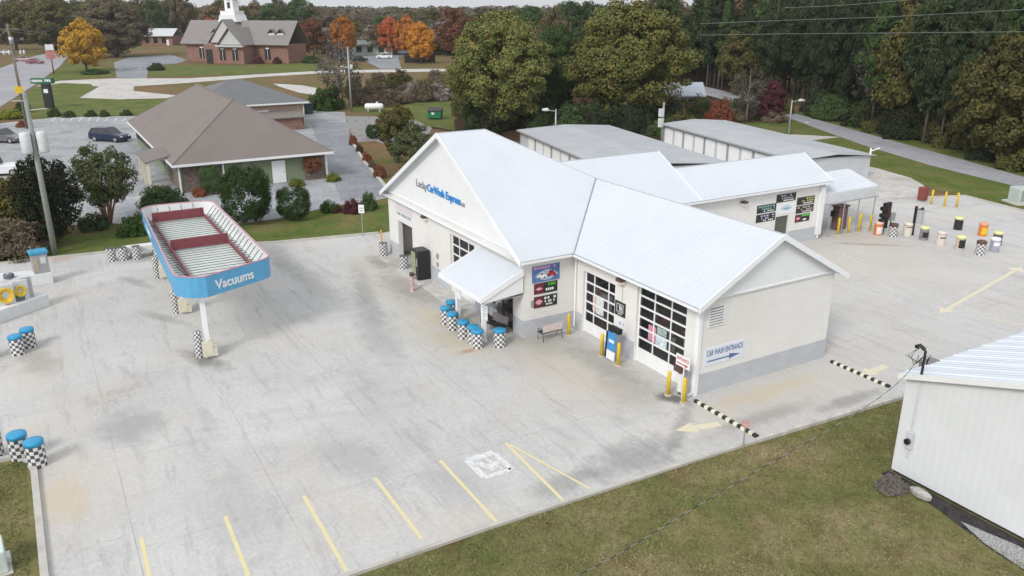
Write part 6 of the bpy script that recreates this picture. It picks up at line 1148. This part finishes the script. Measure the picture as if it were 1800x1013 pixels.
# pine wood to the right of the road
E1=np.array(e1); 
def along(t):
    seg=np.cumsum([0]+[np.linalg.norm(E1[i+1]-E1[i]) for i in range(len(E1)-1)]); s=t*seg[-1]; i=min(len(E1)-2,max(0,int(np.searchsorted(seg,s)-1))); d=(E1[i+1]-E1[i])/np.linalg.norm(E1[i+1]-E1[i]); return E1[i]+d*(s-seg[i]),np.array([-d[1],d[0]])
rs=random.Random(4)
def inview(x,y,marg=120): q=proj(x,y,8); v=np.array([x,y,8])-CAM; return v@cf>5 and -marg<q[0]<1800+marg
cnt=0
for row_ in range(7):
    nn=26-row_
    for k in range(nn):
        t=(k+rs.random()*.9)/nn*1.25-.35; P0,nv=along(max(0,t)) ; d0=E1[1]-E1[0]; 
        if t<0: P0=E1[0]+(E1[0]-E1[1])/np.linalg.norm(E1[1]-E1[0])*(-t*150); nv=along(0)[1]
        P0=P0+nv*(3.5+row_*5.5+rs.uniform(-1.5,1.5))
        if not inview(*P0): continue
        px=proj(P0[0],P0[1],8)[0]
        h=rs.uniform(17,22)+row_*.7; 
        if px>1660 and rs.random()<.45 or (px>1560 and row_<2 and rs.random()<.3):
            lf=rs.choice(['yolive','olive','olive','pine','brown','olive']); hh2=rs.uniform(11,20); plant(rs.choice(['tree1','tree2','tree3','maple']),L[lf],P0[0],P0[1],rs.uniform(4.2,6.2),hh2/2.15,'yellowing broadleaf tree in the wood edge at the right','tree','broadleaf_tree','yellowing trees in the right wood')
        else:
            plant(rs.choice(['pine1','pine2']),L['pine'] if rs.random()<.75 else L['green'],P0[0],P0[1],rs.uniform(2.8,4.0),h/3.15,'tall dark pine in the dense wood beyond the back road','tree','pine_tree','pines beyond the back road')
        cnt+=1
g=G(1535,230); plant('thin1',L['twig'],g[0]-1,g[1]+1.5,3.4,15/2.15,'dead grey pine with bare twigs at the wood edge','tree','dead_tree',bark=m_barkg)
for k in range(90):   # understory hides the wood floor
    t=k/90; P0,nv=along(t); P0=P0+nv*rs.uniform(2.6,9); plant(rs.choice(['shrub2','shrub','brush']),L[rs.choice(['green','pine','pine','olive','holly'])],P0[0],P0[1],rs.uniform(2.2,3.8),rs.uniform(2.5,5.5),'dark understory bush along the edge of the pine wood','shrub','understory_bush','understory along the wood edge')
# middle wood behind the oaks up to the road
for k in range(46):
    px=rs.uniform(1150,1400); d=rs.uniform(150,260); base=CAM+ray(px,60)*d; x,y=base[0],base[1]; plant(rs.choice(['pine1','pine2','tree1','tree2']),L[rs.choice(['pine','green','green','olive','brown'])],x,y,rs.uniform(4,6),rs.uniform(17,21)/3.1 if k%2 else rs.uniform(15,19)/2.2,'green tree in the wood behind the cottage','tree','woodland_tree','trees behind the cottage')
# background belt
def belt(n,p0,p1,d0,d1,h0,h1,r0,r1,sp,lab):
    for k in range(n):
        base=CAM+ray(p0+(p1-p0)*(k+rs.random())/n,20)*rs.uniform(d0,d1); plant(rs.choice(['tree1','tree2','tree3','maple','thin1']),L[rs.choice(sp)],base[0],base[1],rs.uniform(r0,r1),rs.uniform(h0,h1)/2.15,lab,'tree','woodland_tree',lab)
A1=['brown','olive','green','brown','olive','greyoak','brush','yolive','brush']
belt(34,-60,330,345,390,17,23,6,9,['green','olive','brown','yolive','brown','oak'],'autumn tree in the dense wood behind the road at upper left')
belt(30,-60,560,340,400,15,21,7,10,A1,'brown and green autumn tree in the wood behind the brick chapel')
belt(44,540,900,270,330,7.5,11.5,5,8,['brush','brown','greybrush','twig','brown','olive'],'grey-brown autumn tree in the low wood behind the red-orange trees')
belt(40,520,980,350,430,11,16,5,8,A1,'hazy brown tree in the farther wood along the skyline')
belt(36,900,1300,170,330,14,19,6,9,['green','olive','pine','brown','green','oak'],'green and olive tree in the tall wood behind the big oaks')
for k in range(30):
    px=rs.uniform(835,1195); planted('shrub2',L[rs.choice(['green','olive','holly','pine'])],px,rs.uniform(212,238),rs.uniform(50,90),rs.uniform(30,60),'green underbrush mound at the foot of the big oak','shrub','bush','underbrush below the oaks')
# near lawn turf
def turf():
    rg=np.random.default_rng(9); n=150000; x=rg.uniform(3.9,26,n); y=rg.uniform(-20,9,n)
    ed=np.interp(y,[-24.3,-12,-4.19,-.56,7.45,12.5],[3.95,4.0,4.16,4.36,4.82,5.0]); k=(x>ed)&~((x>8.15)&(y>.9)); x,y=x[k],y[k]
    x2=rg.uniform(-12,3.6,30000); y2=rg.uniform(-34,-25.1,30000); k=(x2>-8.5); x2,y2=x2[k],y2[k]; x=np.concatenate([x,x2]); y=np.concatenate([y,y2]); n=len(x)
    e_=rg.normal(0,.5,(6000,)); xe=np.interp(rg.uniform(-20,7.4,6000),[-24.3,-12,-4.19,-.56,7.45],[0,0,0,0,0])
    p=np.stack([x,y,rg.uniform(.0,.03,n)],1); d=rg.normal(0,1,(n,3)); d[:,2]*=.5; me=leafmesh('grass',p,d,.030,12,.3,.6)
    m,nt,b=newmat('grass_blades'); f=noise(nt,.28,8,.65,geopos(nt)); g=noise(nt,9,3,.8,geopos(nt)); c=ramp(nt,f,[(.28,(.11,.145,.038)),(.48,(.215,.205,.085)),(.68,(.35,.285,.165))]); c=mixc(nt,ramp(nt,noise(nt,.33,5,.6,geopos(nt,(1,1,1),(0,0,1.3))),[(.50,(0,0,0)),(.64,(.8,)*3)]),c,(.085,.17,.035)); c=mixc(nt,.8,c,ramp(nt,g,[(.3,(.6,.6,.6)),(.7,(1.4,1.4,1.4))]),'MULTIPLY'); nt.links.new(c,b.inputs['Base Color']); b.inputs['Roughness'].default_value=.9
    me.materials.append(m); o=D.objects.new('grass',me); COL.objects.link(o); tag(o,'short olive and tan grass blades of the near lawns','grass',None,'stuff')
turf()
# far woods as one mass
def farwoods():
    rg=np.random.default_rng(3); P_=[];N_=[]
    for k in range(900):
        px=rg.uniform(-250,2050); d=rg.uniform(430,1500); b=CAM+ray(px,20)*d; hgt=rg.uniform(8.5,14.8); rad=rg.uniform(6,11); n=130
        o=rg.normal(0,1,(n,3)); o/=np.linalg.norm(o,axis=1)[:,None]; q=o*np.array([rad,rad,hgt/2])+np.array([b[0],b[1],hgt/2]); P_.append(q); N_.append(o+np.array([0,0,.3]))
    me=leafmesh('far_woods',np.concatenate(P_),np.concatenate(N_),1.5,5,.5); me.materials.append(m_leaf('far_leaf',[(.05,.055,.03),(.09,.08,.05),(.13,.09,.05)],.03)); o=D.objects.new('far_woods',me); COL.objects.link(o); tag(o,'far-off mixed autumn woods reaching the horizon','woods',None,'stuff')
farwoods()
# air
m,nt,b=newmat('haze_air'); nt.nodes.remove(b); pv=nt.nodes.new('ShaderNodeVolumePrincipled'); pv.inputs['Color'].default_value=(.86,.89,.93,1); pv.inputs['Density'].default_value=.00013; pv.inputs['Anisotropy'].default_value=.2
nt.links.new(pv.outputs[0],nt.nodes['Material Output'].inputs['Volume']); hm=MB(); hm.box(-4050,4050,-4050,4050,-1.1,40); ho=hm.build('haze',m); tag(ho,'thin pale haze over the whole place','haze',None,'stuff')
S.cycles.volume_bounces=1
for o in D.objects:
    for k in ('_loc','_rz','_h'):
        if k in o: del o[k]
